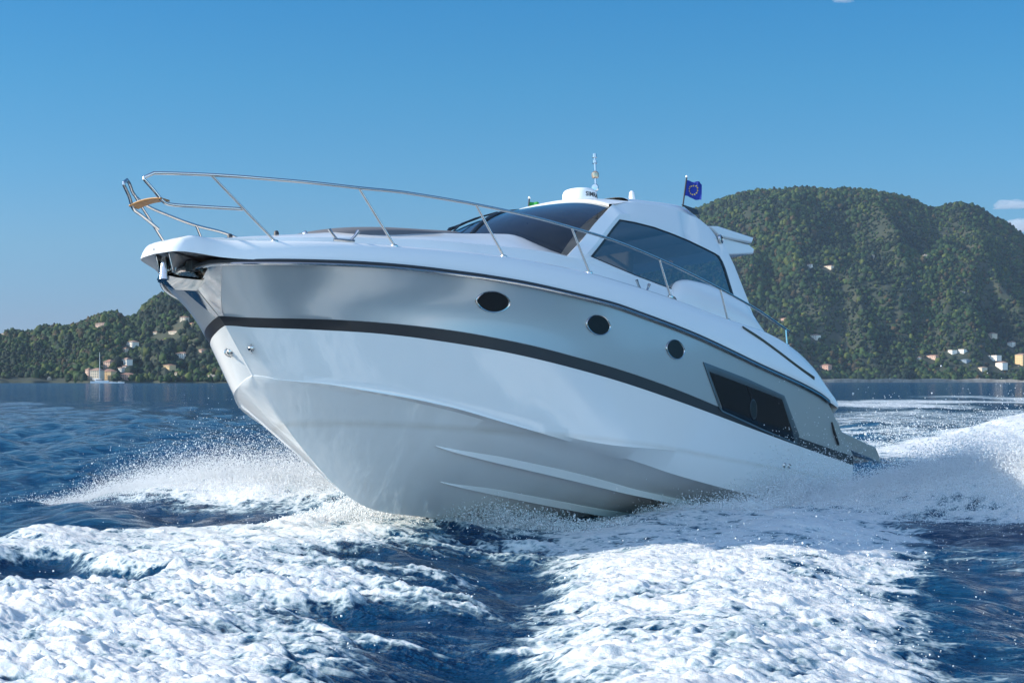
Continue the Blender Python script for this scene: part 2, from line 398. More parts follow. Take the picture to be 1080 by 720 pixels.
def surface(x, y, sp):
    f, A, Cn, rh, rm, bh, bm_ = foam_field(x, y)
    z = sea_height(x, y, sp)*(1 - .5*np.clip(f, 0, 1))
    tr = sstep(-.6, .8, poly_sd(x, y, WAKE['trough'])); z -= .10*tr
    z += .06*tr*fbm(x*.5 + y*.2, y*1.8 - x*.3, 3, 31)
    # churned foam stands up in heaps
    u, v = x*.845 - y*.534, x*.534 + y*.845
    def puff(fr, seed, o=2):
        wx = .4*fbm(u*fr*.5, v*fr*.7, 2, seed+7)
        return np.clip(np.sqrt(fbm(u*fr*.62 + wx, v*fr*1.15 - wx, o, seed)**2 + .012)*2.6 - .28, 0, 1.3)
    near = sstep(70, 30, y); near0 = near
    dec = lambda L: sstep(1.6, 3.6, L/np.maximum(sp, 1e-3))
    l1, l2, l3, l4 = puff(.8, 41), puff(2.6, 42), puff(6.5, 43), puff(15., 44)
    big = .45 + .75*np.clip(.5 + 1.2*fbm(u*.22, v*.3, 3, 91), 0, 1.2)
    lump = .040*l1 + .034*l2*dec(.6)*big + .030*l3*dec(.2)*big + .017*l4*dec(.085)
    thick = .45*l1 + .35*l2 + .3*l3
    f = f - .32*f*(1 - np.clip(thick*1.25, 0, 1))*near0
    z += A*(.06 + lump*.85)*near + sstep(0.1, .9, A)*.06*near
    z += sstep(-.2, 1.3, poly_sd(x, y, WAKE['centre']) + .2*fbm(x*.9, y*.9, 3, 3))*.17*near + Cn*lump*.85*near
    z += .05*np.clip(f - np.maximum(A, Cn), 0, 1)*lump*3*near
    z += rh + rm*lump*.55 + .10*rh*fbm(u*.9, v*.9, 3, 61) + bh + bm_*lump*.8
    return z, f

def build_sea():
    th = np.concatenate([np.linspace(-math.pi, -.40, 150)[:-1], np.linspace(-.40, .40, 1050), np.linspace(.40, math.pi, 150)[1:]])
    # rows spaced like the eye sees them: fine near, coarse far
    v = np.concatenate([np.linspace(560, 352, 150)[:-1], np.linspace(352, 20, 760)[:-1], np.geomspace(20, .16, 90)])
    r = CAM_H*1800/v
    Rr, Th = np.meshgrid(r, th, indexing='ij')
    X = Rr*np.sin(Th); Y = Rr*np.cos(Th)
    dr = np.gradient(r)[:, None]; sp = np.maximum(np.abs(dr), np.abs(Rr*np.gradient(th)[None]))*.75
    n, m = X.shape
    Z, F = surface(X.ravel(), Y.ravel(), np.broadcast_to(sp, X.shape).ravel())
    V = np.stack([X.ravel(), Y.ravel(), Z], 1)
    idx = np.arange(n*m).reshape(n, m)
    # the seam behind the camera shares its vertices
    idx[:, -1] = idx[:, 0]
    Q = np.stack([idx[:-1, :-1], idx[:-1, 1:], idx[1:, 1:], idx[1:, :-1]], -1).reshape(-1, 4)[:, ::-1]
    # close the small disc under the camera
    c = len(V); V = np.concatenate([V, [[0, 0, 0]]]); F = np.r_[F, 0]
    T = np.stack([idx[0, :-1], idx[0, 1:], np.full(m-1, c), np.full(m-1, c)], -1)
    me = mesh_np('sea', V, Q)
    at = me.attributes.new('foam', 'FLOAT', 'POINT'); at.data.foreach_set('value', F.astype(np.float32))
    return me
def sea_material():
    m = mat('sea_water', (.001, .036, .095), .07, **{'Specular IOR Level': .36}); t = NT(m); b = t.b
    b.inputs['IOR'].default_value = 1.333
    geo = t.new('NewGeometry').outputs['Position']
    fo = t.new('Attribute'); fo.attribute_name = 'foam'
    mp = t.new('Mapping'); mp.inputs['Scale'].default_value = (.65, 1.35, 1); mp.inputs['Rotation'].default_value = (0, 0, R(12)); t.l(geo, mp.inputs[0])
    n1 = t.noise(1.6, 6, .62, mp.outputs[0], .3); n2 = t.noise(7, 5, .6, mp.outputs[0], .2); n3 = t.noise(.22, 4, .6, mp.outputs[0])
    h = t.math('ADD', t.math('MULTIPLY', n1.outputs[0], .8), t.math('ADD', t.math('MULTIPLY', n2.outputs[0], .22), t.math('MULTIPLY', n3.outputs[0], .35)))
    bw = t.bump(h, .5, 1.0)
    # steep little facets the sheet is too coarse to carry
    nn = t.noise(2.4, 5, .62, mp.outputs[0], .4); nf = t.noise(.5, 3, .5, mp.outputs[0])
    v0 = t.new('VectorMath', operation='SUBTRACT'); t.l(nn.outputs['Color'], v0.inputs[0]); v0.inputs[1].default_value = (.5, .5, .5)
    v1 = t.new('VectorMath', operation='MULTIPLY'); t.l(v0.outputs[0], v1.inputs[0]); v1.inputs[1].default_value = (1.8, 2.7, 0)
    v2 = t.new('VectorMath', operation='ADD'); t.l(bw, v2.inputs[0]); t.l(v1.outputs[0], v2.inputs[1])
    v3 = t.new('VectorMath', operation='NORMALIZE'); t.l(v2.outputs[0], v3.inputs[0])
    t.l(v3.outputs[0], b.inputs['Normal'])
    # darker, greyer water where the hull has turned it over is left to light; only the foam is another substance
    mr1 = t.new('Mapping'); mr1.inputs['Rotation'].default_value = (0, 0, R(32.3)); t.l(geo, mr1.inputs[0])
    mr2 = t.new('Mapping'); mr2.inputs['Scale'].default_value = (.42, 1.15, 1); t.l(mr1.outputs[0], mr2.inputs[0]); fl_ = mr2.outputs[0]
    d1 = t.noise(2.6, 9, .66, fl_, .7); d2 = t.noise(10, 6, .7, fl_, 1.0)
    vo = t.new('TexVoronoi'); vo.feature = 'DISTANCE_TO_EDGE'; vo.inputs['Scale'].default_value = 3.2
    wv = t.new('VectorMath', operation='ADD'); sc = t.new('VectorMath', operation='SCALE'); sc.inputs['Scale'].default_value = .35
    t.l(t.noise(2.0, 4, .6, geo).outputs['Color'], sc.inputs[0]); t.l(geo, wv.inputs[0]); t.l(sc.outputs[0], wv.inputs[1]); t.l(wv.outputs[0], vo.inputs['Vector'])
    vo2 = t.new('TexVoronoi'); vo2.feature = 'DISTANCE_TO_EDGE'; vo2.inputs['Scale'].default_value = 10.5; t.l(wv.outputs[0], vo2.inputs['Vector'])
    lace = t.math('ADD', t.math('SUBTRACT', .16, vo.outputs['Distance']), t.math('MULTIPLY', t.math('SUBTRACT', .13, vo2.outputs['Distance']), .8))
    br = t.math('ADD', t.math('MULTIPLY', t.math('SUBTRACT', d1.outputs[0], .5), 1.5), t.math('ADD', t.math('MULTIPLY', t.math('SUBTRACT', d2.outputs[0], .5), .9), t.math('MULTIPLY', lace, 1.0)))
    # the break-up fades out where the foam is solid or absent
    amt = t.math('MULTIPLY', t.math('MULTIPLY', fo.outputs['Fac'], t.math('SUBTRACT', 1.2, fo.outputs['Fac'], True)), 3.5)
    fac = t.math('ADD', fo.outputs['Fac'], t.math('MULTIPLY', br, amt))
    mr = t.new('MapRange'); mr.interpolation_type = 'SMOOTHSTEP'; mr.inputs['From Min'].default_value = .24; mr.inputs['From Max'].default_value = .86; t.l(fac, mr.inputs['Value'])
    fb = t.new('BsdfPrincipled'); fb.inputs['Roughness'].default_value = .6; fb.inputs['Base Color'].default_value = (.84, .87, .88, 1)
    fb.inputs['Specular IOR Level'].default_value = .3
    fb.inputs['Subsurface Weight'].default_value = .6; fb.inputs['Subsurface Radius'].default_value = (.8, 1.0, 1.15); fb.inputs['Subsurface Scale'].default_value = .05
    fn = t.noise(13, 7, .68, fl_, .5); fn2 = t.noise(50, 4, .6, geo)
    t.l(t.bump(t.math('ADD', fn.outputs[0], t.math('MULTIPLY', fn2.outputs[0], .35)), .035, 1.0), fb.inputs['Normal'])
    # thin foam lets the water tint it
    t.l(t.ramp(fac, [(.45, (.30, .45, .50)), (.8, (.52, .565, .59)), (1.05, (.61, .625, .63))]), fb.inputs['Base Color'])
    mx = t.new('MixShader'); t.l(mr.outputs[0], mx.inputs[0]); t.l(b.outputs[0], mx.inputs[1]); t.l(fb.outputs[0], mx.inputs[2])
    t.l(mx.outputs[0], t.out.inputs[0])
    return m
sea = link('sea_water', build_sea(), sea_material()); tag(sea, kind='structure')
# ------------------------------------------------------------------ hills across the bay
class Hill:
    def __init__(s, prof, ys, yr, spur, seed, rot=0.):
        s.rot = R(rot)
        s.px = pchip([p[0] for p in prof], [p[1] for p in prof]); s.ys, s.yr, s.spur, s.seed = ys, yr, spur, seed
        s.u0, s.u1 = prof[0][0], prof[-1][0]
    def point(s, a, t):
        """a: bearing in 1/1800 steps, t: 0 at the shore, 1 on the ridge"""
        a = np.asarray(a, float); t = np.asarray(t, float)
        k = (a - 540)/1800
        shore = s.ys + 60*fbm(a*.02, a*0, 3, s.seed + 1)
        Y = shore + (s.yr - shore)*t; X = k*Y
        top = s.px(a)/1800*s.yr
        tt = np.clip(t, 0, 1)
        pr_ = .55*tt + .45*np.sin(tt*np.pi/2)**1.3
        Z = top*pr_
        sp_ = 1 - np.abs(fbm(a*.0085 + t*1.3 + .5*fbm(a*.02, t*2, 2, s.seed+4), t*1.5 - a*.004, 3, s.seed+2))*2.1
        Z = Z + s.spur*(sp_ - .35)*np.sin(np.clip(t, 0, 1)*np.pi)**.8*np.clip(top/200, .2, 1.2)
        Z = Z + s.spur*.18*fbm(a*.05, t*6, 3, s.seed+3)*np.sin(np.clip(t, 0, 1)*np.pi)
        Z = np.where(t > 1, Z*np.clip(1 - (t-1)*1.2, 0, 1), Z)
        Z = np.where(t < .012, np.minimum(Z, 3 - 300*np.clip(.012 - t, 0, None)), np.maximum(Z, 2.2))
        if s.rot: X, Y = X*math.cos(s.rot) - Y*math.sin(s.rot), X*math.sin(s.rot) + Y*math.cos(s.rot)
        return X, Y, Z
    def mesh(s, na, ntt):
        a = np.linspace(s.u0, s.u1, na); t = np.concatenate([[-.02, 0, .006, .012], np.linspace(.02, 1.0, ntt), [1.1, 1.3, 1.7]])
        A, T = np.meshgrid(a, t, indexing='ij'); X, Y, Z = s.point(A.ravel(), T.ravel())
        Z = np.where(T.ravel() < -.01, -6, Z)
        n, m = A.shape; i = np.arange(n*m).reshape(n, m)
        return np.stack([X, Y, Z], 1), np.stack([i[:-1, :-1], i[1:, :-1], i[1:, 1:], i[:-1, 1:]], -1).reshape(-1, 4)
    def site(s, px, py):
        """ground point seen at a bearing and an elevation"""
        t = np.linspace(.004, 1, 900); X, Y, Z = s.point(np.full(900, px, float), t)
        e = 402 - (Z - CAM_H)/Y*1800
        k = np.where(e <= py)[0]; k = k[0] if len(k) else int(np.argmin(np.abs(e - py)))
        return np.array([X[k], Y[k], Z[k]])
HILL_R = Hill([(560, 20), (600, 90), (640, 130), (680, 152), (720, 172), (745, 182), (762, 190), (800, 199), (850, 201), (910, 200), (935, 197), (960, 190), (985, 181), (1000, 183), (1012, 185), (1035, 178), (1055, 167), (1085, 147), (1140, 120), (1220, 90), (1320, 60)], 2950, 3900, 38, 11)
HILL_E = Hill([(-560, 90), (-300, 120), (0, 150), (300, 190), (600, 170), (900, 140), (1200, 150), (1600, 100), (2000, 60), (2400, 20)], 2400, 3300, 40, 31, -58)
HILL_L = Hill([(-300, 30), (-200, 44), (-100, 48), (-40, 47), (0, 49), (15, 52), (30, 50), (48, 56), (73, 56), (93, 62), (107, 69), (122, 70), (133, 65), (144, 65), (150, 74), (162, 84), (178, 92), (200, 99), (230, 106), (270, 104), (330, 84), (400, 50), (460, 20), (500, 4)], 1800, 2350, 24, 23)
def land_material():
    m = mat('hill_ground', (.05, .06, .03), .9); t = NT(m); g = t.new('NewGeometry').outputs['Position']
    n = t.noise(.02, 6, .6, g)
    t.l(t.ramp(n.outputs[0], [(.35, (.016, .026, .013)), (.55, (.030, .038, .018)), (.75, (.07, .06, .036))]), t.b.inputs['Base Color'])
    return m
LM = land_material()
for nm, h, na, ntt in (('hillside', HILL_R, 360, 110), ('coast', HILL_E, 260, 40), ('headland', HILL_L, 360, 70)):
    V, F = h.mesh(na, ntt); tag(link(nm, mesh_np(nm, V, F), LM), kind='structure')

def ico(sub):
    bm = bmesh.new(); bmesh.ops.create_icosphere(bm, subdivisions=sub, radius=1)
    V = np.array([v.co[:] for v in bm.verts]); F = np.array([[v.index for v in f.verts] for f in bm.faces]); bm.free(); return V, F
def crowns(name, hill, n, rmin, rmax, amin, amax, seed, tall, tpow=.75):
    g = np.random.default_rng(seed); a = np.where(g.random(n) < .74, g.uniform(amin, amax, n), g.uniform(hill.u0 + 10, hill.u1 - 10, n)); t = g.uniform(0.0, 1.0, n)**tpow
    t = np.where(g.random(n) < .10, g.uniform(.96, 1.0, n), t); t = np.where(g.random(n) < .07, g.uniform(.004, .035, n), t); t = np.maximum(t, .004)
    X, Y, Z = hill.point(a, t)
    dens = fbm(X*.006, Y*.004, 3, seed)
    keep = (Z > 1.2) & (dens > -.55)
    rad0 = rmax
    for hl, p, W, Hh in CLEAR:                      # gardens: no tree on a house or right in front of it
        if hl is hill:
            bx = X - p[0]/p[1]*Y; fr_ = p[1] - Y; slope = (Z - p[2])
            keep &= ~((np.abs(bx) < W/2 + rad0*.4) & (fr_ > -14) & (fr_ < 16) | (np.abs(bx) < W/2 + 0*rad0) & (fr_ >= 16) & (slope + 2.2*rad0 > .12*Hh) & (fr_ < 150))
    X, Y, Z = X[keep], Y[keep], Z[keep]; n = len(X)
    rad = rmin*.8 + (rmax-rmin)*g.random(n)**1.6*1.15; rad = rad*(1 + .55*fbm(X*.010, Y*.007, 2, seed+3))
    V0, F0 = ico(2); k = len(V0)
    # a few crown shapes, each ragged
    shapes = []
    for q in range(9):
        dx = fbm(V0[:, 0]*2.1 + 9*q, V0[:, 1]*2.1 + V0[:, 2]*1.7, 3, 60+q)
        s_ = (1 + .55*dx + .34*(g.random(k) - .5))[:, None]
        shapes.append(V0*s_*np.array([1, 1, g.uniform(.7, 1.05)]))
    shapes = np.array(shapes); pick = g.integers(0, 9, n)
    ang = g.random(n)*6.283; c, s_ = np.cos(ang), np.sin(ang); P = shapes[pick]*rad[:, None, None]
    P = np.stack([P[..., 0]*c[:, None] - P[..., 1]*s_[:, None], P[..., 0]*s_[:, None] + P[..., 1]*c[:, None], P[..., 2]*(tall*(.65+.95*g.random(n)**2))[:, None]], -1)
    P += np.stack([X, Y, Z + rad*tall*.55], 1)[:, None, :]
    F = (F0[None] + (np.arange(n)*k)[:, None, None]).reshape(-1, 3)
    me = mesh_np(name, P.reshape(-1, 3), F)
    # leaf colour of each tree: evergreen oak, pine, olive, autumn brown
    pal = np.array([(.010, .022, .014), (.016, .034, .018), (.022, .050, .018), (.038, .070, .020), (.070, .092, .022), (.044, .036, .020), (.062, .046, .022)])
    pr = np.clip(fbm(X*.010, Y*.006, 3, seed+8)*.9 + .5 + .32*g.standard_normal(n), 0, .999)
    ci = np.clip((pr**1.2*7).astype(int), 0, 6); ci = np.where((ci >= 5) & (g.random(n) < .75), 2, ci)
    colr = pal[ci]*(.55 + .55*g.random(n))[:, None]
    at = me.attributes.new('leaf', 'FLOAT_COLOR', 'POINT')
    at.data.foreach_set('color', np.repeat(np.c_[colr, np.ones(n)], k, 0).astype(np.float32).ravel())
    return me
def leaf_material():
    m = mat('leaves', (.04, .06, .03), .75); t = NT(m); a = t.new('Attribute'); a.attribute_name = 'leaf'
    g = t.new('NewGeometry').outputs['Position']; n = t.noise(.35, 4, .7, g)
    mx = t.new('MixRGB', blend_type='MULTIPLY'); mx.inputs[0].default_value = 1
    t.l(a.outputs['Color'], mx.inputs[1]); t.l(t.ramp(n.outputs[0], [(.3, (.55, .55, .55)), (.7, (1.35, 1.35, 1.3))]), mx.inputs[2]); t.l(mx.outputs[0], t.b.inputs['Base Color'])
    t.b.inputs['Specular IOR Level'].default_value = .15
    return m
LEAF = leaf_material()
# ------------------------------------------------------------------ houses, each on its own plot of the slope
def plaster(c):
    key = 'plaster_%02d_%02d_%02d' % tuple(int(v*100) for v in c)
    m = bpy.data.materials.get(key)
    if m: return m
    m = mat(key, c, .85); t = NT(m); n = t.noise(.8, 5, .6, t.coord('Object'))
    t.l(t.ramp(n.outputs[0], [(.3, tuple(v*.86 for v in c)), (.7, tuple(min(.9, v*1.06) for v in c))]), t.b.inputs['Base Color']); return m
M_TILE = mat('roof_tiles', (.30, .16, .11), .85); M_TILE2 = mat('old_roof_tiles', (.30, .19, .14), .85)
M_SHUT = mat('window_shutter', (.05, .08, .07), .5); M_STONE = mat('rock', (.30, .25, .20), .9)
CREAM, PINK, WHITE, OCHRE, ROSE = (.62, .52, .40), (.60, .40, .31), (.80, .74, .66), (.66, .46, .24), (.50, .30, .23)
CLEAR = []
def house(hill, px, py, wpx, hpx, wall, roof, label, group=None, name='house', depth=None, floors=2, cols=3, flat=False, turn=0.):
    """px, py: where the foot of its front wall is seen; wpx, hpx: size it is seen at"""
    p = hill.site(px, py); m = p[1]/1800; W, Hh = wpx*m, hpx*m; D = depth or min(W, 11.); CLEAR.append((hill, p, W, Hh))
    o = empty(name, p); o.rotation_euler.z = math.atan2(-p[0], p[1]) - .6 - .4*((px*7.13 + py*3.7) % 1) + turn; tag(o, label, 'house' if name == 'house' else name.replace('_', ' '), group)
    rh = 0 if flat else min(.28*Hh, .3*W, 2.8); eh = Hh - rh
    b = MB(); b.box((0, D/2, eh/2 - 1.5), (W, D, eh + 3)); b.build('wall', plaster(wall), o, smooth=False)
    r = MB(); e = .35
    if flat: r.box((0, D/2, eh + .12), (W + .3, D + .3, .3))
    elif W >= D:
        q = min(D/2, W*.3)
        V = [(-W/2-e, -e, eh), (W/2+e, -e, eh), (W/2+e, D+e, eh), (-W/2-e, D+e, eh), (-W/2+q, D/2, eh+rh), (W/2-q, D/2, eh+rh)]
        V += [(x, y, z + .25) for x, y, z in V[:4]]
        r.add(V, [(0, 3, 2, 1), (0, 1, 7, 6), (1, 2, 8, 7), (2, 3, 9, 8), (3, 0, 6, 9), (6, 7, 5, 4), (7, 8, 5), (8, 9, 4, 5), (9, 6, 4)])
    else:
        V = [(-W/2-e, -e, eh), (W/2+e, -e, eh), (W/2+e, D+e, eh), (-W/2-e, D+e, eh), (0, D*.3, eh+rh), (0, D*.7, eh+rh)]
        V += [(x, y, z + .25) for x, y, z in V[:4]]
        r.add(V, [(0, 3, 2, 1), (0, 1, 7, 6), (1, 2, 8, 7), (2, 3, 9, 8), (3, 0, 6, 9), (6, 7, 4), (7, 8, 5, 4), (8, 9, 5), (9, 6, 4, 5)])
    r.build('roof', roof, o, smooth=False)
    for f in range(floors):
        for c in range(cols):
            x = (c + .5)/cols*W - W/2; z = (f + .55)/floors*eh
            q = MB(); q.box((x, -.02, z), (min(1.3, W/cols*.42), .12, min(1.7, eh/floors*.5))); q.build('window', M_SHUT, o, smooth=False)
    return o
HL, HR = HILL_L, HILL_R
house(HL, 99.5, 401, 11, 13, CREAM, M_TILE2, 'tall pale cream waterfront building at the left end of the village quay', 'village on the headland shore', floors=4, cols=4, depth=10)
house(HL, 112, 401, 12.5, 12, OCHRE, M_TILE, 'wide ochre waterfront building with rows of windows right of the cream one', 'village on the headland shore', floors=4, cols=5, depth=10)
house(HL, 112.5, 389, 9, 10, PINK, M_TILE, 'tall pink house rising behind the ochre waterfront building', 'village on the headland shore', floors=3, cols=3)
house(HL, 131, 384.5, 8, 7.5, WHITE, M_TILE2, 'white house on the slope above the pink waterfront house', 'village on the headland shore', floors=2, cols=3)
house(HL, 125.5, 391.5, 6.5, 4.5, WHITE, M_TILE2, 'low white house just right of the tall pink house', 'village on the headland shore', floors=1, cols=2)
house(HL, 130.8, 391, 4.5, 6, WHITE, M_TILE, 'narrow white house behind the pink waterfront house', 'village on the headland shore', floors=2, cols=1)
house(HL, 131.3, 400, 12, 7, ROSE, M_TILE, 'low rose red waterfront house at the right end of the village quay', 'village on the headland shore', floors=2, cols=4)
house(HL, 91.5, 398, 6, 10, PINK, M_TILE, 'small pink house at the far left of the village beside the trees', 'village on the headland shore', floors=3, cols=2)
house(HL, 105.5, 343.5, 12, 3.6, PINK, M_TILE2, 'long low pink villa just below the skyline of the headland', 'villas on the headland', floors=1, cols=6)
house(HL, 65, 351, 7, 3, PINK, M_TILE, 'small pink villa among dark trees near the left skyline', 'villas on the headland', floors=1, cols=3)
house(HL, 2, 351, 6, 3, CREAM, M_TILE, 'cream villa on the skyline at the left edge of the picture', 'villas on the headland', floors=1, cols=3)
house(HL, 136.5, 365, 9, 6, WHITE, M_TILE2, 'white villa alone in the woods halfway up the headland', 'villas on the headland', floors=2, cols=4)
house(HL, 131, 371, 4.5, 5, CREAM, M_TILE, 'narrow cream house just below the white villa in the woods', 'villas on the headland', floors=2, cols=1)
house(HL, 163.5, 352.6, 5.5, 3.5, CREAM, M_TILE, 'small cream house left of the long villa on the upper slope', 'villas on the headland', floors=1, cols=2)
house(HL, 182, 353, 14, 4.6, CREAM, M_TILE2, 'long cream villa with a row of windows on the upper slope', 'villas on the headland', floors=1, cols=6)
house(HL, 192.5, 338, 7, 4.8, CREAM, M_TILE, 'highest cream house on the headland, near the dark bow stripe', 'villas on the headland', floors=2, cols=3)
house(HL, 201, 344, 4, 4, OCHRE, M_TILE, 'small ochre house tucked close beside the bow of the yacht', 'villas on the headland', floors=1, cols=2)
house(HL, 189.5, 377.3, 10.5, 6.3, WHITE, M_TILE2, 'two storey white house on the lower slope left of the bow', 'villas on the headland', floors=2, cols=4)
house(HL, 175.5, 388.2, 9, 4.3, OCHRE, M_TILE, 'low ochre house near the shore below the two storey white house', 'villas on the headland', floors=1, cols=4)
house(HL, 185.3, 396, 3, 4, CREAM, M_TILE, 'tiny cream hut at the foot of the headland above the rocks', 'villas on the headland', floors=1, cols=1)
house(HL, 211, 371.5, 5, 3.5, PINK, M_TILE, 'small pink house seen just left of the white stem', 'villas on the headland', floors=1, cols=2)
house(HL, 170, 360.5, 3.4, 2.4, PINK, M_TILE, 'tiny pink house in the middle of the wooded slope', 'villas on the headland', floors=1, cols=1)
house(HR, 869, 389.5, 11, 5.5, ROSE, M_TILE, 'red house with an orange roof just above the stern quarter', 'houses at the foot of the big hill', floors=1, cols=3)
house(HR, 982, 378.5, 11.5, 4.5, PINK, M_TILE, 'long pink house with an orange roof among the lower trees', 'houses at the foot of the big hill', floors=1, cols=4)
house(HR, 1002, 372.6, 7.5, 3.4, WHITE, M_TILE2, 'low white house left of the blue roofed shed', 'houses at the foot of the big hill', floors=1, cols=3, flat=True)
house(HR, 1013.5, 373, 7.5, 4.5, WHITE, M_TILE2, 'white flat roofed house right of the other low white house', 'houses at the foot of the big hill', floors=2, cols=3, flat=True)
house(HR, 1016, 382, 9, 3.2, (.20, .26, .32), mat('slate_roof', (.16, .21, .27), .6), 'grey blue shed below the white flat roofed house', 'houses at the foot of the big hill', floors=1, cols=2)
house(HR, 1045.5, 379, 17, 4.2, WHITE, M_TILE2, 'longest white terrace of houses on the lower right slope', 'houses at the foot of the big hill', floors=1, cols=7, flat=True)
house(HR, 1053.5, 388.5, 12.5, 7.5, WHITE, M_TILE2, 'big white two storey house below the long terrace', 'houses at the foot of the big hill', floors=2, cols=4)
house(HR, 1033.5, 390.3, 7.5, 3.6, CREAM, M_TILE2, 'small cream house left of the big white house', 'houses at the foot of the big hill', floors=1, cols=2)
house(HR, 1044, 355.7, 8.5, 5, CREAM, M_TILE2, 'highest cream house alone among the trees at lower right', 'houses at the foot of the big hill', floors=2, cols=3)
house(HR, 1065, 365.2, 8, 5.4, WHITE, M_TILE2, 'white house between the cream house and the yellow block', 'houses at the foot of the big hill', floors=2, cols=3)
house(HR, 1074.5, 384.5, 13, 12, OCHRE, M_TILE2, 'large yellow apartment block at the right edge of the picture', 'houses at the foot of the big hill', floors=4, cols=4)
house(HR, 968.5, 379, 3, 3, CREAM, M_TILE, 'tiny cream house left of the long pink house', 'houses at the foot of the big hill', floors=1, cols=1)
house(HR, 858, 357.5, 9.5, 5, WHITE, M_TILE2, 'white house in the woods just right of the cockpit rail', 'houses on the wooded hill', floors=2, cols=3)
house(HR, 853, 281.5, 8, 3.2, WHITE, M_TILE2, 'white house high on the wooded hill behind the spoiler wing', 'houses on the wooded hill', floors=1, cols=3)
house(HR, 873, 283.2, 9.5, 3.6, CREAM, M_TILE2, 'cream house high on the wooded hill, right of the white one', 'houses on the wooded hill', floors=1, cols=3)
house(HR, 825.5, 338, 5.5, 3, ROSE, M_TILE, 'small red roofed house seen just above the end of the rail', 'houses on the wooded hill', floors=1, cols=2)

for nm, args, lab in (('coast_woodland', (HILL_E, 9000, 5, 9, -560, 2300, 7, 1.1), 'woodland on the coast that runs on to the right of the big hill'), ('hillside_woodland', (HILL_R, 26500, 2.6, 5.6, 655, 1120, 5, 1.15), 'dense mixed woodland covering the big hill behind the stern'),
                 ('headland_woodland', (HILL_L, 10500, 1.9, 4.0, -60, 290, 6, 1.2), 'dark evergreen woodland covering the low headland on the left')):
    tag(link(nm, crowns(nm, *args), LEAF, smooth=False), lab, 'woodland', kind='stuff')


# retaining wall of the hill road, bare rock, breakwater
def wall_on_slope(name, hill, pts, hpx, m, label, cat, thick=2.):
    P = [hill.site(*p) for p in pts]; b = MB(); rows = []
    for p in P:
        k = p[1]/1800; rows.append([p + [0, 0, -3], p + [0, 0, hpx*k], p + [0, thick, hpx*k], p + [0, thick, -3]])
    b.grid(rows, closed=True); return tag(b.build(name, m, smooth=False), label, cat)
M_CONC = mat('weathered_concrete', (.26, .25, .23), .9)
t = NT(M_CONC); t.l(t.ramp(t.noise(.15, 6, .65, t.coord('Object')).outputs[0], [(.3, (.13, .12, .11)), (.7, (.30, .28, .25))]), t.b.inputs['Base Color'])
wall_on_slope('retaining_wall', HILL_R, [(953, 307.5), (960, 307), (966, 307), (972, 308.5)], 2.4, M_CONC, 'pale retaining wall of a road halfway up the big hill', 'wall')
wall_on_slope('retaining_wall', HILL_R, [(1008, 309), (1013, 308.5), (1018, 309.5)], 1.8, M_CONC, 'short grey retaining wall right of the longer one on the hill', 'wall')
sw = MB(); rows = []
for px in np.linspace(560, 1240, 60):
    y = 2600 + 30*math.sin(px*.02); x = (px-540)/1800*y; h = 1.771 + 4.4*y/1800*(.8 + .1*math.sin(px*.13) + .12*math.sin(px*.41)) - 1.5
    if 1075 < px < 1085: h *= .45
    rows.append([(x, y, -2), (x, y + .2, h*.8), (x, y + 1, h), (x, y + 6, h), (x, y + 6, -2)])
sw.grid(rows); tag(sw.build('breakwater', M_CONC, smooth=False), 'long dark stone breakwater along the water below the big hill', 'breakwater')
def rock(hill, px, py, wpx, hpx, label, seed, group):
    p = hill.site(px, py); k = p[1]/1800; V, F = ico(3)
    d = 1 + .5*fbm(V[:, 0]*1.9 + seed, V[:, 1]*1.9 + V[:, 2], 4, seed) + .25*fbm(V[:, 0]*6 + seed, V[:, 2]*6, 2, seed)
    V = V*d[:, None]*np.array([wpx*k/2, wpx*k*.3, hpx*k*.62]) + p + [0, -1, hpx*k*.3]
    tag(link('rock', mesh_np('rock', V, F), M_STONE, smooth=False), label, 'rock', group)
rock(HL, 224, 401, 11, 7, 'pale rock face at the water just left of the white hull', 3, 'rocks by the water')
rock(HL, 218.5, 401.5, 5, 4.5, 'small shore rock left of the pale rock face', 4, 'rocks by the water')
rock(HL, 184.5, 402, 3, 3.5, 'lone low rock at the waterline below the tiny hut', 5, 'rocks by the water')
rock(HL, 52, 401, 5, 4, 'bare brown cliff patch at the waterline left of the village', 8, 'rocks by the water')
rock(HR, 976, 273.5, 7, 6, 'bare rock outcrop high on the right shoulder of the hill', 6, 'outcrops on the hill')
rock(HR, 920, 273.5, 5, 5, 'small rock outcrop high in the middle of the hill', 7, 'outcrops on the hill')

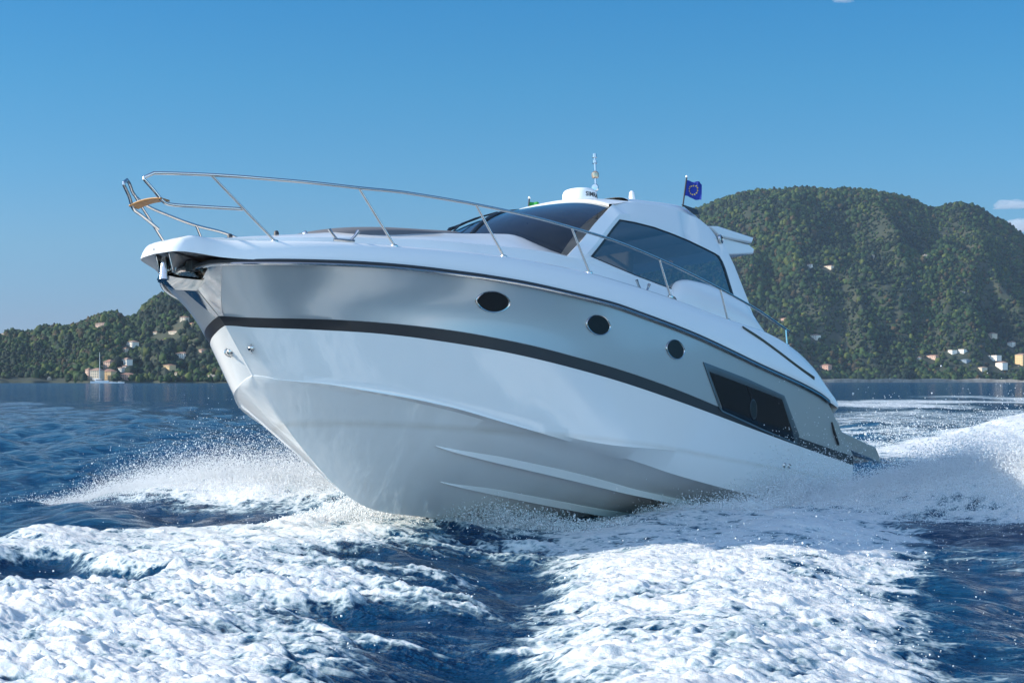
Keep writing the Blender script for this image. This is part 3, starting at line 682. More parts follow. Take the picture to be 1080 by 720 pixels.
# boats lying off the village
M_BOATW = mat('boat_white', (.8, .8, .8), .35); M_MAST = mat('mast_alloy', (.72, .72, .70), .4); M_DARKG = mat('boat_glass', (.03, .04, .05), .1)
def small_boat(px, Y, L, label, mast=None):
    x = (px-540)/1800*Y; o = empty('sailing_boat' if mast else 'moored_boat', (x, Y, 0)); tag(o, label, 'boat')
    b = MB(); rows = []
    for t_ in np.linspace(0, 1, 12):
        bx = -L/2 + L*t_; wv = L*.15*(1 - max(0, (t_-.4)/.6)**2.2); h = L*.10 + L*.05*t_
        rows.append([(bx, -wv, h), (bx + 0, -wv*.85, 0), (bx, 0, -.4), (bx, wv*.85, 0), (bx, wv, h)])
    b.grid(rows); b.grid([[r[0], r[-1]] for r in rows]); b.add(rows[0], [(0, 1, 2, 3, 4)]); b.build('hull', M_BOATW, o, fixn=True)
    c = MB(); c.box((-L*.05, 0, L*.15), (L*.4, L*.2, L*.12)); c.build('cabin', M_BOATW, o, bevel=.15)
    g = MB(); g.box((-L*.02, 0, L*.165), (L*.36, L*.208, L*.05)); g.build('window', M_DARKG, o)
    if mast:
        m_ = MB(); m_.tube([(0, 0, L*.1), (0, 0, mast)], [.34, .22]); m_.build('mast', M_MAST, o)
        s_ = MB(); s_.tube([(-1, 0, L*.24), (-L*.42, 0, L*.22)], .35); s_.build('boom', M_MAST, o)
    return o
small_boat(105.2, 1725, 18, 'sailing boat with a tall bare white mast in front of the village', mast=31)
small_boat(118, 1700, 8.5, 'small white motor boat moored below the ochre waterfront building')
small_boat(127, 1690, 8, 'small white motor boat moored below the rose red waterfront house')
# ------------------------------------------------------------------ the motor yacht (built in boat axes, then put on the water)
ROTM = [[-0.53929, 0.841273, -0.03777], [-0.833565, -0.526897, 0.165976], [0.11973, 0.120993, 0.985406]]
TR = [3.43414, 25.87323, -0.72056]
BW = Matrix(((ROTM[0][0], ROTM[0][1], ROTM[0][2], TR[0]), (ROTM[1][0], ROTM[1][1], ROTM[1][2], TR[1]), (ROTM[2][0], ROTM[2][1], ROTM[2][2], TR[2]), (0, 0, 0, 1)))
def to_world(p): return np.asarray(p, float) @ np.array(ROTM).T + np.array(TR)
M_GEL = mat('white_gelcoat', (.80, .80, .785), .13)
t = NT(M_GEL); n = t.noise(1.3, 5, .6, t.coord('Object')); t.l(t.ramp(n.outputs[0], [(.3, (.10, .10, .10)), (.75, (.17, .17, .17))]), t.b.inputs['Roughness'])
M_HULLW = mat('hull_white', (.80, .80, .78), .035, IOR=1.65)
t = NT(M_HULLW); oc = t.coord('Object'); sx = t.new('SeparateXYZ'); t.l(oc, sx.inputs[0])
st_ = t.noise(3.0, 5, .65, t.coord('Object', (.9, .9, 5)), .4)
# a faint brownish band at one height along the white hull, broken by noise
band = t.math('SUBTRACT', 1.0, t.math('MULTIPLY', t.math('ABSOLUTE', t.math('SUBTRACT', sx.outputs[2], .80)), 22), True)
brown_mix = t.math('MULTIPLY', t.math('MULTIPLY', band, st_.outputs[0]), .55, True)
mx = t.new('MixRGB'); t.l(brown_mix, mx.inputs[0]); mx.inputs[1].default_value = (.80, .80, .78, 1); mx.inputs[2].default_value = (.50, .44, .34, 1)
t.l(mx.outputs[0], t.b.inputs['Base Color'])
t.l(t.bump(t.noise(.55, 2, .5, oc).outputs[0], .02, .35), t.b.inputs['Normal'])
M_SILVER = mat('silver_paint', (.50, .53, .53), .29, .55); M_SILVER.node_tree.nodes['Principled BSDF'].inputs['Coat Weight'].default_value = .8; M_SILVER.node_tree.nodes['Principled BSDF'].inputs['Coat Roughness'].default_value = .06
M_BLACK = mat('black_stripe_paint', (.028, .028, .03), .35)
M_CHROME = mat('polished_steel', (.60, .58, .55), .10, 1.)
t = NT(M_CHROME); t.l(t.ramp(t.noise(14, 3, .5, t.coord('Object')).outputs[0], [(.3, (.06,)*3), (.7, (.16,)*3)]), t.b.inputs['Roughness'])
M_RUB = mat('black_rubber', (.03, .032, .036), .5)
M_TEAK = mat('teak', (.42, .21, .07), .45)
t = NT(M_TEAK); t.l(t.ramp(t.noise(4, 4, .6, t.coord('Object', (2, 30, 30))).outputs[0], [(.3, (.26, .12, .035)), (.7, (.50, .26, .09))]), t.b.inputs['Base Color'])
M_PAD = mat('grey_cushion', (.13, .13, .14), .85)
t = NT(M_PAD); t.l(t.bump(t.noise(260, 2, .5, t.coord('Object')).outputs[0], .002, .5), t.b.inputs['Normal'])
M_GASKET = mat('window_gasket', (.012, .012, .013), .45)
M_PORTG = mat('porthole_glass', (.006, .007, .008), .30, **{'Specular IOR Level': .25})
M_HATCHG = mat('hull_glass', (.012, .016, .022), .10, **{'Specular IOR Level': .14})
M_PLASTW = mat('radome_plastic', (.80, .80, .79), .35)
M_BEIGE = mat('beige_leather', (.48, .40, .30), .6); M_DARKIN = mat('dark_dashboard', (.03, .03, .032), .5)
def glass(name, tint, rough=.01):
    m = bpy.data.materials.new(name); m.use_nodes = True; t = NT(m); t.n.remove(t.b)
    gl = t.new('BsdfGlossy'); gl.inputs['Roughness'].default_value = rough; gl.inputs['Color'].default_value = (.9, .93, .95, 1)
    tr = t.new('BsdfTransparent'); tr.inputs['Color'].default_value = (*tint, 1)
    lw = t.new('LayerWeight'); lw.inputs['Blend'].default_value = .5
    mx = t.new('MixShader'); t.l(t.math('ADD', t.math('MULTIPLY', t.math('POWER', lw.outputs['Facing'], 4.0), .9), .075, True), mx.inputs[0]); t.l(tr.outputs[0], mx.inputs[1]); t.l(gl.outputs[0], mx.inputs[2]); t.l(mx.outputs[0], t.out.inputs[0])
    return m
M_GLASS = glass('tinted_glass', (.24, .255, .275))

yacht = empty('motor_yacht', mat=BW)
tag(yacht, 'large white and silver motor yacht with a black hull stripe, planing bow up', 'motor yacht')
Y = yacht
# --- hull
rows, mats_ = hull_rows()
hb = MB(); hb.grid([r for r in rows], [mats_[i+1] for i in range(len(rows)-1)], flip=True, mirror=True)
for a, b_ in zip(rows[:-1], rows[1:]):           # transom
    q = [a[0], b_[0], b_[0]*MIR, a[0]*MIR]
    hb.add(q, [(0, 1, 2, 3)], 2 if a[0][2] > 1.1 else 0)
hull = hb.build('hull', [M_HULLW, M_BLACK, M_SILVER], Y, angle=28, weld=True, fixn=True)
sheer = rows[-1]
from mathutils.bvhtree import BVHTree
HT = BVHTree.FromPolygons([v.co[:] for v in hull.data.vertices], [p.vertices[:] for p in hull.data.polygons])
def side_y(x, z):
    h_ = HT.ray_cast(Vector((x, 4, z)), Vector((0, -1, 0))); return h_[0].y
def side_n(x, z):
    n_ = np.array(HT.ray_cast(Vector((x, 4, z)), Vector((0, -1, 0)))[1]); return n_*np.sign(n_[1])
def under(P):
    return np.array([(x, y, HT.ray_cast(Vector((x, y, -2)), Vector((0, 0, 1)))[0].z) for x, y, z in P])
# --- rubbing strake and chrome along the sheer
P = sheer[:-2] + np.array([0, .0, 0]); nrm = np.gradient(P, axis=0); nrm = np.stack([nrm[:, 1], -nrm[:, 0], 0*nrm[:, 0]], 1); nrm /= np.linalg.norm(nrm, axis=1)[:, None]
nrm *= np.sign(nrm[:, 1:2] + 1e-9)
P1 = P + nrm*.012 + [0, 0, .022]; P2 = P + nrm*.030 + [0, 0, -.004]
for s_ in (1, -1):
    q = MIR if s_ < 0 else 1
    b = MB(); b.tube(P1*q, .026, 8); rr = b.build('rub_rail', M_RUB, Y)
    b = MB(); b.tube(P2*q, .0155, 8); b.build('chrome_strip', M_CHROME, rr)
# --- spray rails under the bottom
S1U = [(9.11, .82, .65), (8.55, .94, .61), (7.95, 1.04, .58), (6.55, 1.16, .48), (5.19, 1.20, .38), (3.9, 1.23, .32), (2.5, 1.24, .28)]
S1L = [(9.10, .82, .65), (8.39, .91, .56), (7.25, 1.01, .48), (5.9, 1.07, .39), (5.02, 1.11, .34), (3.94, 1.12, .30), (2.5, 1.12, .27)]
S2U = [(8.59, .51, .33), (7.5, .60, .29), (6.11, .62, .225), (4.63, .64, .19), (3, .65, .17)]
S2L = [(8.58, .51, .325), (7.38, .52, .25), (5.97, .51, .19), (4.41, .52, .15), (3, .53, .14)]
for U, L, dn in ((S1U, S1L, .055), (S2U, S2L, .045)):
    U = under(smooth_path(U, 40)); L = under(smooth_path(L, 40)); k = np.sin(np.linspace(0.02, 1, 40)*np.pi/2)[:, None]**.6
    for q in (np.ones(3), MIR):
        b = MB(); n_ = np.array([.06, .42, -.90])
        b.grid([U - n_*.01, U + n_*.006*k, L + (n_*.05 + np.array([0, .06, .0]))*k*dn/.055, L - n_*.03], flip=True) if q[1] > 0 else b.grid([(U - n_*.01)*q, (U + n_*.006*k)*q, (L + (n_*.05 + np.array([0, .06, .0]))*k*dn/.055)*q, (L - n_*.03)*q])
        b.build('spray_rail', M_HULLW, Y, angle=30)
# --- deck
dr = deck_rows()
db = MB(); db.grid(dr, mirror=True)
for a, b_ in zip(dr[:-1], dr[1:]): db.add([a[0], b_[0], b_[0]*MIR, a[0]*MIR], [(0, 1, 2, 3)])
db.add([dr[0][0], dr[0][0]*MIR, (.5, -1.5, 1.45), (.5, 1.5, 1.45)], [(0, 1, 2, 3)])
# underside of the overhanging nose
i0 = int(np.searchsorted(DX, 11.62)); e0 = dr[0][i0:]
db.grid([e0, e0*np.array([1, .85, 1]) + [0, 0, .012], e0*np.array([1, .5, 1]) + [0, 0, .05], e0*np.array([1, 0, 1]) + [0, 0, .06]], mirror=True)
deck = db.build('deck', M_GEL, Y, angle=38, weld=True, fixn=True)
# --- sun pad on the foredeck
xs_ = np.linspace(8.0, 10.5, 50); rr_ = []
zc = crown_z(xs_); hw = .86*np.clip(1 - ((xs_ - 9.2)/1.36)**4, 0, 1)**.5; hw = np.maximum(hw, .02)
hgt = .09*np.clip(1 - ((xs_-9.2)/1.36)**6, 0, 1)
for v in np.linspace(-1, 1, 25):
    prof = (1 - abs(v)**5)
    rr_.append(np.stack([xs_, hw*v, zc - .10*(hw*v)**2*1.5 - .03 + (hgt*(.35+.65*prof) if abs(v) < 1 else 0*xs_) - (.06 if abs(v) == 1 else 0)], 1))
b = MB(); b.grid(rr_, flip=True); pad = b.build('sun_pad', M_PAD, Y, angle=50)
# --- stem plate, anchor and roller
# flared chrome plate each side of the stem, sitting just proud of the paint
for q in (np.ones(3), MIR):
    b = MB(); rws = []
    H_ = rows[-13:]
    for k_, r in enumerate(H_):
        f = k_/12; j = NS - 1 - np.arange(0, 22)
        seg = r[j]; wid = .05 + .34*f**1.2
        d = np.r_[0, np.cumsum(np.linalg.norm(np.diff(seg, axis=0), axis=1))]
        u = np.linspace(0, wid, 7)
        pts = np.stack([np.interp(u, d, seg[:, i]) for i in range(3)], 1)
        pts += np.array([.55, .40, -.35])*.010; rws.append(pts*q)
    b.grid(rws, flip=q[1] < 0); b.build('stem_plate', M_CHROME, Y)
b = MB()
for s_ in (1, -1): b.prism([(12.30, .075*s_, 2.26), (11.80, .075*s_, 2.24), (11.82, .075*s_, 2.12), (12.06, .075*s_, 2.03), (12.24, .075*s_, 2.06)], (0, .014*s_, 0))
b.tube([(12.17, -.09, 2.11), (12.17, .09, 2.11)], .045, 14); roller = b.build('anchor_roller', M_CHROME, Y, bevel=.004)
anchor = empty('anchor', (12.1, 0, 2.05)); anchor.parent = Y
def part(b, name, m, par, off, **k):
    o = b.build(name, m, par, **k); return o
sub = lambda P: np.asarray(P, float) - np.array([12.1, 0, 2.05])
b = MB(); b.tube(sub([(11.75, 0, 2.17), (12.05, 0, 2.16), (12.20, 0, 2.14), (12.27, 0, 2.04)]), [.030, .034, .036, .040], 10); b.tube(sub([(12.26, 0, 2.22), (12.27, 0, 2.0)]), [.028, .052], 10)
b.build('shank', M_CHROME, anchor)
b = MB()
for s_ in (1, -1):
    b.add(sub([(12.32, 0, 2.05), (12.22, .13*s_, 2.01), (11.93, .21*s_, 2.02), (11.86, .03*s_, 1.96), (12.12, 0, 1.93)]), [(0, 1, 4), (1, 2, 3), (1, 3, 4)])
    b.add(sub([(12.32, 0, 2.07), (12.22, .14*s_, 2.03), (11.93, .22*s_, 2.04), (11.86, .03*s_, 1.975), (12.12, 0, 1.95)]), [(0, 4, 1), (1, 3, 2), (1, 4, 3)])
b.build('fluke', M_CHROME, anchor, smooth=False)
b = MB(); b.box((11.86, 0, 2.165), (.34, .26, .10)); b.build('anchor_locker', M_DARKIN, Y)
# --- bow eyes and outlets low on the hull
for q in (1, -1):
    b = MB(); b.lathe([(0, .022), (.022, .02), (.034, .006), (.038, -.01)], (11.215, (side_y(11.215, 1.475) + .002)*q, 1.475), 16, axis=(.75, .25*q, -.6)); b.tube([np.array((11.20 + .05*math.sin(a_), side_y(11.215, 1.475) + .035*math.sin(a_), 1.475 + .045*math.cos(a_)))*[1, q, 1] for a_ in np.linspace(0, math.pi, 9)], .008, 8)
    b.build('bow_eye', M_CHROME, Y)
    for x_ in (2.40, 2.25):
        b = MB(); b.lathe([(.012, .006), (.030, .02), (.036, .004), (.036, -.02)], (x_, side_y(x_, .86)*q, .86), 14, axis=(0, q, -.15)); b.build('drain_outlet', M_CHROME, Y)
# --- portholes
def on_hull(name, c, tx, ty, a, bb, n):
    """pointed oval port: rim and dark glass"""
    c, tx, ty, n = (np.asarray(v, float) for v in (c, tx, ty, n))
    th_ = np.linspace(0, 2*np.pi, 49)[:-1]
    px_ = np.sign(np.cos(th_))*np.abs(np.cos(th_))**1.0; py_ = np.sin(th_)*np.abs(np.sin(th_))**.25
    def ring(s, o): return c + np.outer(px_*(a*s), tx) + np.outer(py_*(bb*s), ty) + n*o
    e = empty(name, (0, 0, 0)); e.parent = Y
    b = MB(); b.grid([ring(1.085, -.02), ring(1.085, .010), ring(1.05, .015), ring(1.0, .013), ring(.97, .004), ring(.97, -.02)], closed=True); b.build('rim', M_CHROME, e)
    b = MB(); r_ = ring(.98, .005); b.add(r_, [tuple(range(48))]); b.build('glass', M_PORTG, e, smooth=False)
for px_, pz_, pa, pb in ((9.03, 2.085, .235, .105), (7.28, 2.06, .222, .108), (5.59, 2.0, .215, .112)):
    c = np.array((px_, side_y(px_, pz_), pz_)); n1 = side_n(px_, pz_); n1 /= np.linalg.norm(n1)
    tx = np.array((px_ + .15, side_y(px_ + .15, pz_ - .008), pz_ - .008)) - c; tx -= n1*(tx @ n1); tx /= np.linalg.norm(tx); ty = np.cross(n1, tx); ty *= np.sign(ty[2])
    for q in (np.ones(3), MIR): on_hull('porthole', c*q, tx*q, ty*q, pa, pb, n1*q)
# --- long window let into the topside near the stern
for q in (np.ones(3), MIR):
    e = empty('hull_window', (0, 0, 0)); e.parent = Y
    dn_ = lambda L: [tuple(np.array(L[i])*(1-t_) + np.array(L[(i+1) % len(L)])*t_) for i in range(len(L)) for t_ in (0, .25, .5, .75)]
    FO = [(4.88, 1.94), (3.66, 1.885), (2.45, 1.795), (2.00, 1.30), (2.08, 1.172), (3.2, 1.26), (4.36, 1.375), (4.46, 1.41)]
    GI = [(4.72, 1.84), (3.62, 1.79), (2.53, 1.735), (2.19, 1.30), (2.10, 1.185), (3.2, 1.275), (4.34, 1.39), (4.42, 1.43)]
    FO, GI = dn_(FO), dn_(GI)
    f3 = lambda L, o: np.array([(x, side_y(x, z) + o, z) for x, z in L])*q
    b = MB(); b.grid([f3(FO, -.03), f3(FO, .010), f3([(x, z - .004) for x, z in FO], .011), f3(GI, .004), f3(GI, -.02)], closed=True); b.build('frame', mat('window_recess', (.10, .12, .135), .3, .5) if 'window_recess' not in bpy.data.materials else bpy.data.materials['window_recess'], e, smooth=False)
    tl = pchip([2.53, 3.62, 4.72], [1.735, 1.79, 1.84]); b = MB(); rws = []
    for v_ in np.linspace(0, 1, 9):                                 # pane follows the curve of the topside
        a0_ = np.array([4.72 + (4.36 - 4.72)*v_, 1.84 + (1.392 - 1.84)*v_]); a1_ = np.array([2.53 + (2.12 - 2.53)*v_, 1.735 + (1.19 - 1.735)*v_])
        rws.append(f3([(a0_[0] + (a1_[0]-a0_[0])*u_, a0_[1] + (a1_[1]-a0_[1])*u_) for u_ in np.linspace(0, 1, 21)], .0065))
    b.grid(rws, flip=q[1] > 0); b.build('pane', M_HATCHG, e, angle=None)
    b = MB(); b.tube(f3([(3.64, 1.79), (3.27, 1.285)], .009), .006, 6); b.build('seam', M_GASKET, e)
    e2 = 'opening_port'; th_ = np.linspace(0, 2*np.pi, 33)[:-1]
    rg = lambda s, o: np.array([(3.465 + .105*s*math.cos(a_), side_y(3.465, 1.50) + o, 1.50 + .135*s*math.sin(a_) - .12*.105*s*math.cos(a_)) for a_ in th_])*q
    b = MB(); b.grid([rg(1.0, .0), rg(1.0, .012), rg(.90, .015), rg(.84, .008)], closed=True); op = b.build('opening_port', M_BLACK, e)
    b = MB(); b.add(rg(.9, .011), [tuple(range(32))]); b.build('pane', M_PORTG, op, smooth=False)
# --- swim platform
for q in (np.ones(3), MIR):
    b = MB(); b.prism(np.array([(.75, 1.935, 1.535), (-1.30, 1.80, 1.435), (-1.50, 1.78, 1.30), (-1.52, 1.78, 1.215), (-.30, 1.86, 1.262), (.62, 1.935, 1.30)])*q, np.array([0, -.10, 0])*q); b.build('platform_wing', M_SILVER, Y, smooth=False, bevel=.012)
    b = MB(); b.tube(np.array([(.80, 1.945, 1.60), (.74, 1.952, 1.46), (.60, 1.95, 1.29)])*q, [.016, .02, .016], 8); b.build('platform_bracket', M_BLACK, Y)
b = MB(); b.box((-.45, 0, 1.30), (2.0, 3.5, .08)); plat = b.build('swim_platform', M_GEL, Y, bevel=.02)
for k_ in range(6):
    b = MB(); b.box((-.2 - .2*k_, 0, 1.235), (.07, 3.4, .05)); b.build('slat', M_GEL, plat, bevel=.01)
# --- aft quarter vent groove
GR = np.array([(3.53, 1.885, 2.59), (3.08, 1.912, 2.51), (2.52, 1.927, 2.40), (1.92, 1.935, 2.28), (1.33, 1.938, 2.18)])
for q in (np.ones(3), MIR):
    g_ = smooth_path(GR, 24); b = MB(); up = np.array([0, .2, 1.])*np.linspace(.018, .030, 24)[:, None]; b.grid([(g_ + up*.2 + [0, -.02, 0])*q, (g_ + [0, .012, .012])*q, (g_ - up + [0, .014, 0])*q, (g_ - up + [0, -.02, 0])*q], flip=q[1] < 0)
    b.build('side_vent', mat('bronze_vent', (.10, .085, .06), .35, .6) if 'bronze_vent' not in bpy.data.materials else bpy.data.materials['bronze_vent'], Y)
# --- hardtop
def yside(z): return 1.40 - .115*np.clip(np.asarray(z, float) - 2.9, 0, 2)
crease = pchip([1.8, 2.6, 2.95, 3.24, 3.6, 4.05, 4.7, 5.25, 5.63, 6.0], [4.02, 4.08, 4.17, 4.225, 4.22, 4.20, 4.13, 4.035, 3.93, 3.85])
def roof_pt(u, v):
    """u 0 front edge .. 1 aft, v -1..1 across"""
    xf = 5.34 + .34*np.abs(v)**2.2; x = xf*(1-u) + 2.62*u
    y = v*(1.18 + .02*u) ; z = crease(x) + .20*(1 - np.abs(v)**2.2)
    return np.stack([x + 0*v, y, z], -1)
vv = np.linspace(-1, 1, 33); top_ = [roof_pt(np.full(33, u), vv) for u in np.linspace(0, 1, 26)]
b = MB(); inn = [r + [0, 0, -.055] for r in top_]
lip = [r*np.array([1, 1.008, 1]) for r in top_]
b.grid([inn[0], inn[0] + [.03, 0, .012], top_[0] + [.035, 0, -.008], top_[0] + [.012, 0, .004]] + top_[1:] + inn[::-1][:1] + inn[::-1][1:], closed=False)
roof = b.build('hardtop', M_GEL, Y, angle=50, fixn=True)
# sides of the cabin: pillar, roof side, aft leg round the side window
OUT = [(7.02, 2.985), (6.6, 3.26), (6.19, 3.56), (5.86, 3.78), (5.64, 3.925), (5.2, 4.045), (4.7, 4.13), (4.05, 4.20), (3.6, 4.22), (3.24, 4.225), (2.95, 4.17), (2.74, 4.08), (2.60, 3.95), (2.40, 3.72), (2.14, 3.28), (1.94, 2.86), (2.6, 2.84), (3.4, 2.86), (4.3, 2.88), (5.3, 2.90), (6.2, 2.93)]
INN = [(6.60, 3.05), (6.36, 3.22), (6.14, 3.38), (5.90, 3.56), (5.70, 3.70), (5.3, 3.75), (4.76, 3.795), (4.2, 3.81), (3.75, 3.81), (3.3, 3.795), (2.98, 3.78), (2.86, 3.765), (2.78, 3.70), (2.72, 3.60), (2.66, 3.42), (2.60, 3.25), (2.9, 3.03), (3.6, 3.01), (4.5, 3.00), (5.5, 3.01), (6.1, 3.03)]
def side3(L, o): 
    a_ = np.array(L, float); y_ = yside(a_[:, 1]) + o
    y_ = np.where((a_[:, 1] > 3.95) & (a_[:, 0] > 2.7), np.minimum(y_, 1.215 + o*.3), y_)
    return np.stack([a_[:, 0], y_, a_[:, 1]], 1)
def dense(L, k=4):
    P_ = np.array(L + [L[0]], float); return np.concatenate([np.linspace(P_[i], P_[i+1], k, endpoint=False) for i in range(len(L))]).tolist()
OD, ID = dense(OUT), dense(INN)
MIDD = (np.array(OD)*.35 + np.array(ID)*.65).tolist()
for q in (np.ones(3), MIR):
    b = MB(); fr = side3(OD, 0.0)
    nf = 5*4
    pil = np.zeros(len(OD)); pil[:17] = 1; pil[17:21] = [.75, .5, .25, .1]   # the windscreen edge of the pillar wraps inboard
    fr2 = fr.copy(); fr2[:, 1] -= .085*pil
    back = fr.copy(); back[:, 1] -= .09
    b.grid([back*q, fr2*q, (side3(MIDD, .012))*q, side3(ID, .004)*q, side3(ID, -.05)*q], closed=True, flip=q[1] < 0)
    cs = b.build('cabin_side', M_GEL, Y, angle=35)
    g_ = MB(); I2 = [(x*.985 + .985*.0 + .015*4.4, z*.985 + .015*3.4) for x, z in ID]; I3 = [(x*.965 + .035*4.4, z*.965 + .035*3.4) for x, z in ID]
    g_.grid([side3(ID, .006)*q, side3(I2, .009)*q, side3(I3, .003)*q], closed=True, flip=q[1] < 0); g_.build('window_gasket', M_GASKET, cs)
    g_ = MB(); W = side3(I2, -.004)*q; half = len(W)//2
    # pane as strips between the upper and lower edge
    c0 = np.array([4.4, yside(3.4) - .004, 3.4])*q
    rings_ = [W*(1-f) + (c0*f) for f in (0, .25, .5, .75, .97)]
    for r_ in rings_[1:]: r_[:, 1] = q[1]*(yside(r_[:, 2]) - .004)
    g_.grid(rings_, closed=True, flip=q[1] < 0); g_.build('side_window', M_GLASS, Y)
    # white coaming bulging up outside the lower aft corner of the window
    xs2 = np.linspace(4.62, 1.7, 40); h2 = pchip([1.7, 2.1, 2.7, 3.5, 4.05, 4.35, 4.52, 4.62], [2.62, 2.86, 3.23, 3.245, 3.215, 3.14, 3.03, 2.92])(xs2); hb2 = 2.66
    rws = []
    for a_ in np.linspace(-.15, math.pi*.5, 12):
        wv = .16 + .07*sstep(4.6, 3.2, xs2)
        rws.append(np.stack([xs2, 1.36 + wv*np.cos(a_)*(1 if True else 0), hb2 + (h2 - hb2)*max(math.sin(a_), -.1)**(.55 if a_ > 0 else 1)], 1)*q)
    rws.append(np.stack([xs2, 0*xs2 + 1.30, h2 - .02], 1)*q)
    b = MB(); b.grid(rws, flip=q[1] > 0); b.build('coaming', M_GEL, Y, angle=60)
# windscreen
v_ = np.linspace(-1, 1, 41)
bot = np.stack([7.50 - .50*np.abs(v_)**2.4, 1.20*v_, 3.345 - .33*np.abs(v_)**1.7], 1)
top2 = roof_pt(np.zeros(41), v_) + [.02, 0, -.03]
def screen(f):
    r = bot*(1-f) + top2*f; r = r + np.outer(np.full(41, .075*math.sin(math.pi*f)), [.6, 0, .75]); return r
b = MB(); b.grid([screen(f) for f in np.linspace(0, 1, 16)], flip=True); ws = b.build('windscreen', M_GLASS, Y)
b = MB(); b.grid([screen(.0) + [.0, 0, -.05], screen(.0) + [.02, 0, .0], screen(.035) + [.008, 0, .008], screen(.045)], flip=True); b.build('windscreen_seal', M_GASKET, Y)
def on_screen(f, v): return np.array([np.interp(v, v_, screen(f)[:, i]) for i in range(3)])
b = MB(); b.tube([on_screen(f, .24 - .52*f) + [.01, 0, .008] for f in np.linspace(.02, .99, 14)], .020, 6); b.build('windscreen_mullion', M_GASKET, Y)
for v0, v1, f1 in ((-.05, -.30, .34), (.02, -.16, .42)):
    b = MB(); a_, c_ = on_screen(.0, v0) + [.03, 0, .02], on_screen(f1, v1) + [.03, 0, .03]; b.tube([a_, (a_+c_)/2 + [.02, 0, .03], c_], .010, 6)
    wp = b.build('wiper', M_GASKET, Y)
    b = MB(); d_ = on_screen(f1 + .16, v1 + .10) + [.022, 0, .022]; e_ = on_screen(f1 - .2, v1 - .12) + [.022, 0, .022]; b.tube([e_, c_, d_], .012, 6); b.build('blade', M_RUB, wp)
# inside: helm, seats, headlining, dash
for y0, x0 in ((.62, 5.0), (-.45, 5.0)):
    e = empty('helm_seat', (x0, y0, 2.35)); e.parent = Y
    b = MB(); b.box((0, 0, .45), (.55, .62, .16)); b.build('seat_cushion', M_BEIGE, e, bevel=.05)
    b = MB(); b.box((-.28, 0, .85), (.14, .6, .72), rot=np.array(Matrix.Rotation(R(-10), 3, 'Y'))); b.build('backrest', M_BEIGE, e, bevel=.05)
    b = MB(); b.tube([(0, 0, -.3), (0, 0, .4)], .07, 12); b.build('pedestal', M_CHROME, e)
b = MB(); b.box((6.35, .0, 2.85), (.9, 2.3, .3)); b.build('dashboard', M_DARKIN, Y, bevel=.08)
b = MB(); b.tube([(5.80 + .02*math.sin(a_), .62 + .19*math.cos(a_), 3.0 + .19*math.sin(a_)) for a_ in np.linspace(0, 2*math.pi, 25)], .016, 8, cap=False); b.tube([(5.8, .43, 3.0), (5.8, .81, 3.0)], .012, 6); b.tube([(5.8, .62, 3.0), (6.1, .62, 2.9)], .03, 8); b.build('steering_wheel', M_RUB, Y)
b = MB(); b.box((3.2, -.3, 2.75), (.6, 1.3, .5)); b.build('cockpit_sofa', M_BEIGE, Y, bevel=.08)
# --- raised fairing on the aft roof, sunroof slot, spoiler wing
xs3 = np.linspace(2.56, 4.75, 36); zt = pchip([2.56, 2.66, 2.8, 3.0, 3.5, 4.1, 4.75], [4.27, 4.42, 4.515, 4.55, 4.49, 4.395, 4.30])(xs3)
rws = []
for v in np.linspace(-1, 1, 31):
    e_ = np.clip(1 - abs(v)**7, 0, 1)**.5; base = crease(np.maximum(xs3, 2.65)) + .10*(1-v*v) - .03
    rws.append(np.stack([xs3, v*(1.06 - .06*sstep(3.2, 4.7, xs3)), base + (np.maximum(zt, base) - base)*e_], 1))
b = MB(); b.grid(rws, flip=True); b.build('roof_fairing', M_GEL, Y, angle=50)
b = MB(); b.prism([(3.42, 1.045, 4.42), (2.98, 1.050, 4.44), (2.96, 1.066, 4.37), (3.10, 1.066, 4.345)], (0, .02, 0)); b.build('sunroof_slot', M_DARKIN, Y, smooth=False)
b = MB(); b.prism([(2.85, -1.18, 4.215), (2.55, -1.19, 4.275), (1.42, -1.16, 4.325), (1.50, -1.16, 4.225), (2.5, -1.19, 4.13)], (0, 2.36, 0)); wing = b.build('spoiler', M_GEL, Y, smooth=False, bevel=.02)
b = MB(); b.prism([(2.52, -1.17, 4.14), (1.52, -1.14, 4.21), (1.36, -1.13, 4.175), (1.40, -1.13, 4.09), (2.20, -1.17, 3.93), (2.5, -1.18, 3.95)], (0, 2.30, 0)); b.build('lower_lip', M_GEL, wing, smooth=False, bevel=.02)
for q in (1, -1):
    b = MB(); b.lathe([(.062, -.02), (.062, .012), (.05, .018), (.044, .006)], (2.70, 1.268*q, 4.04), 20, axis=(-.1, q, .05)); hl = b.build('deck_light', M_CHROME, Y)
    b = MB(); b.lathe([(0, .008), (.046, .008)], (2.70, 1.268*q, 4.04), 20, axis=(-.1, q, .05)); b.build('lens', M_PORTG, hl)
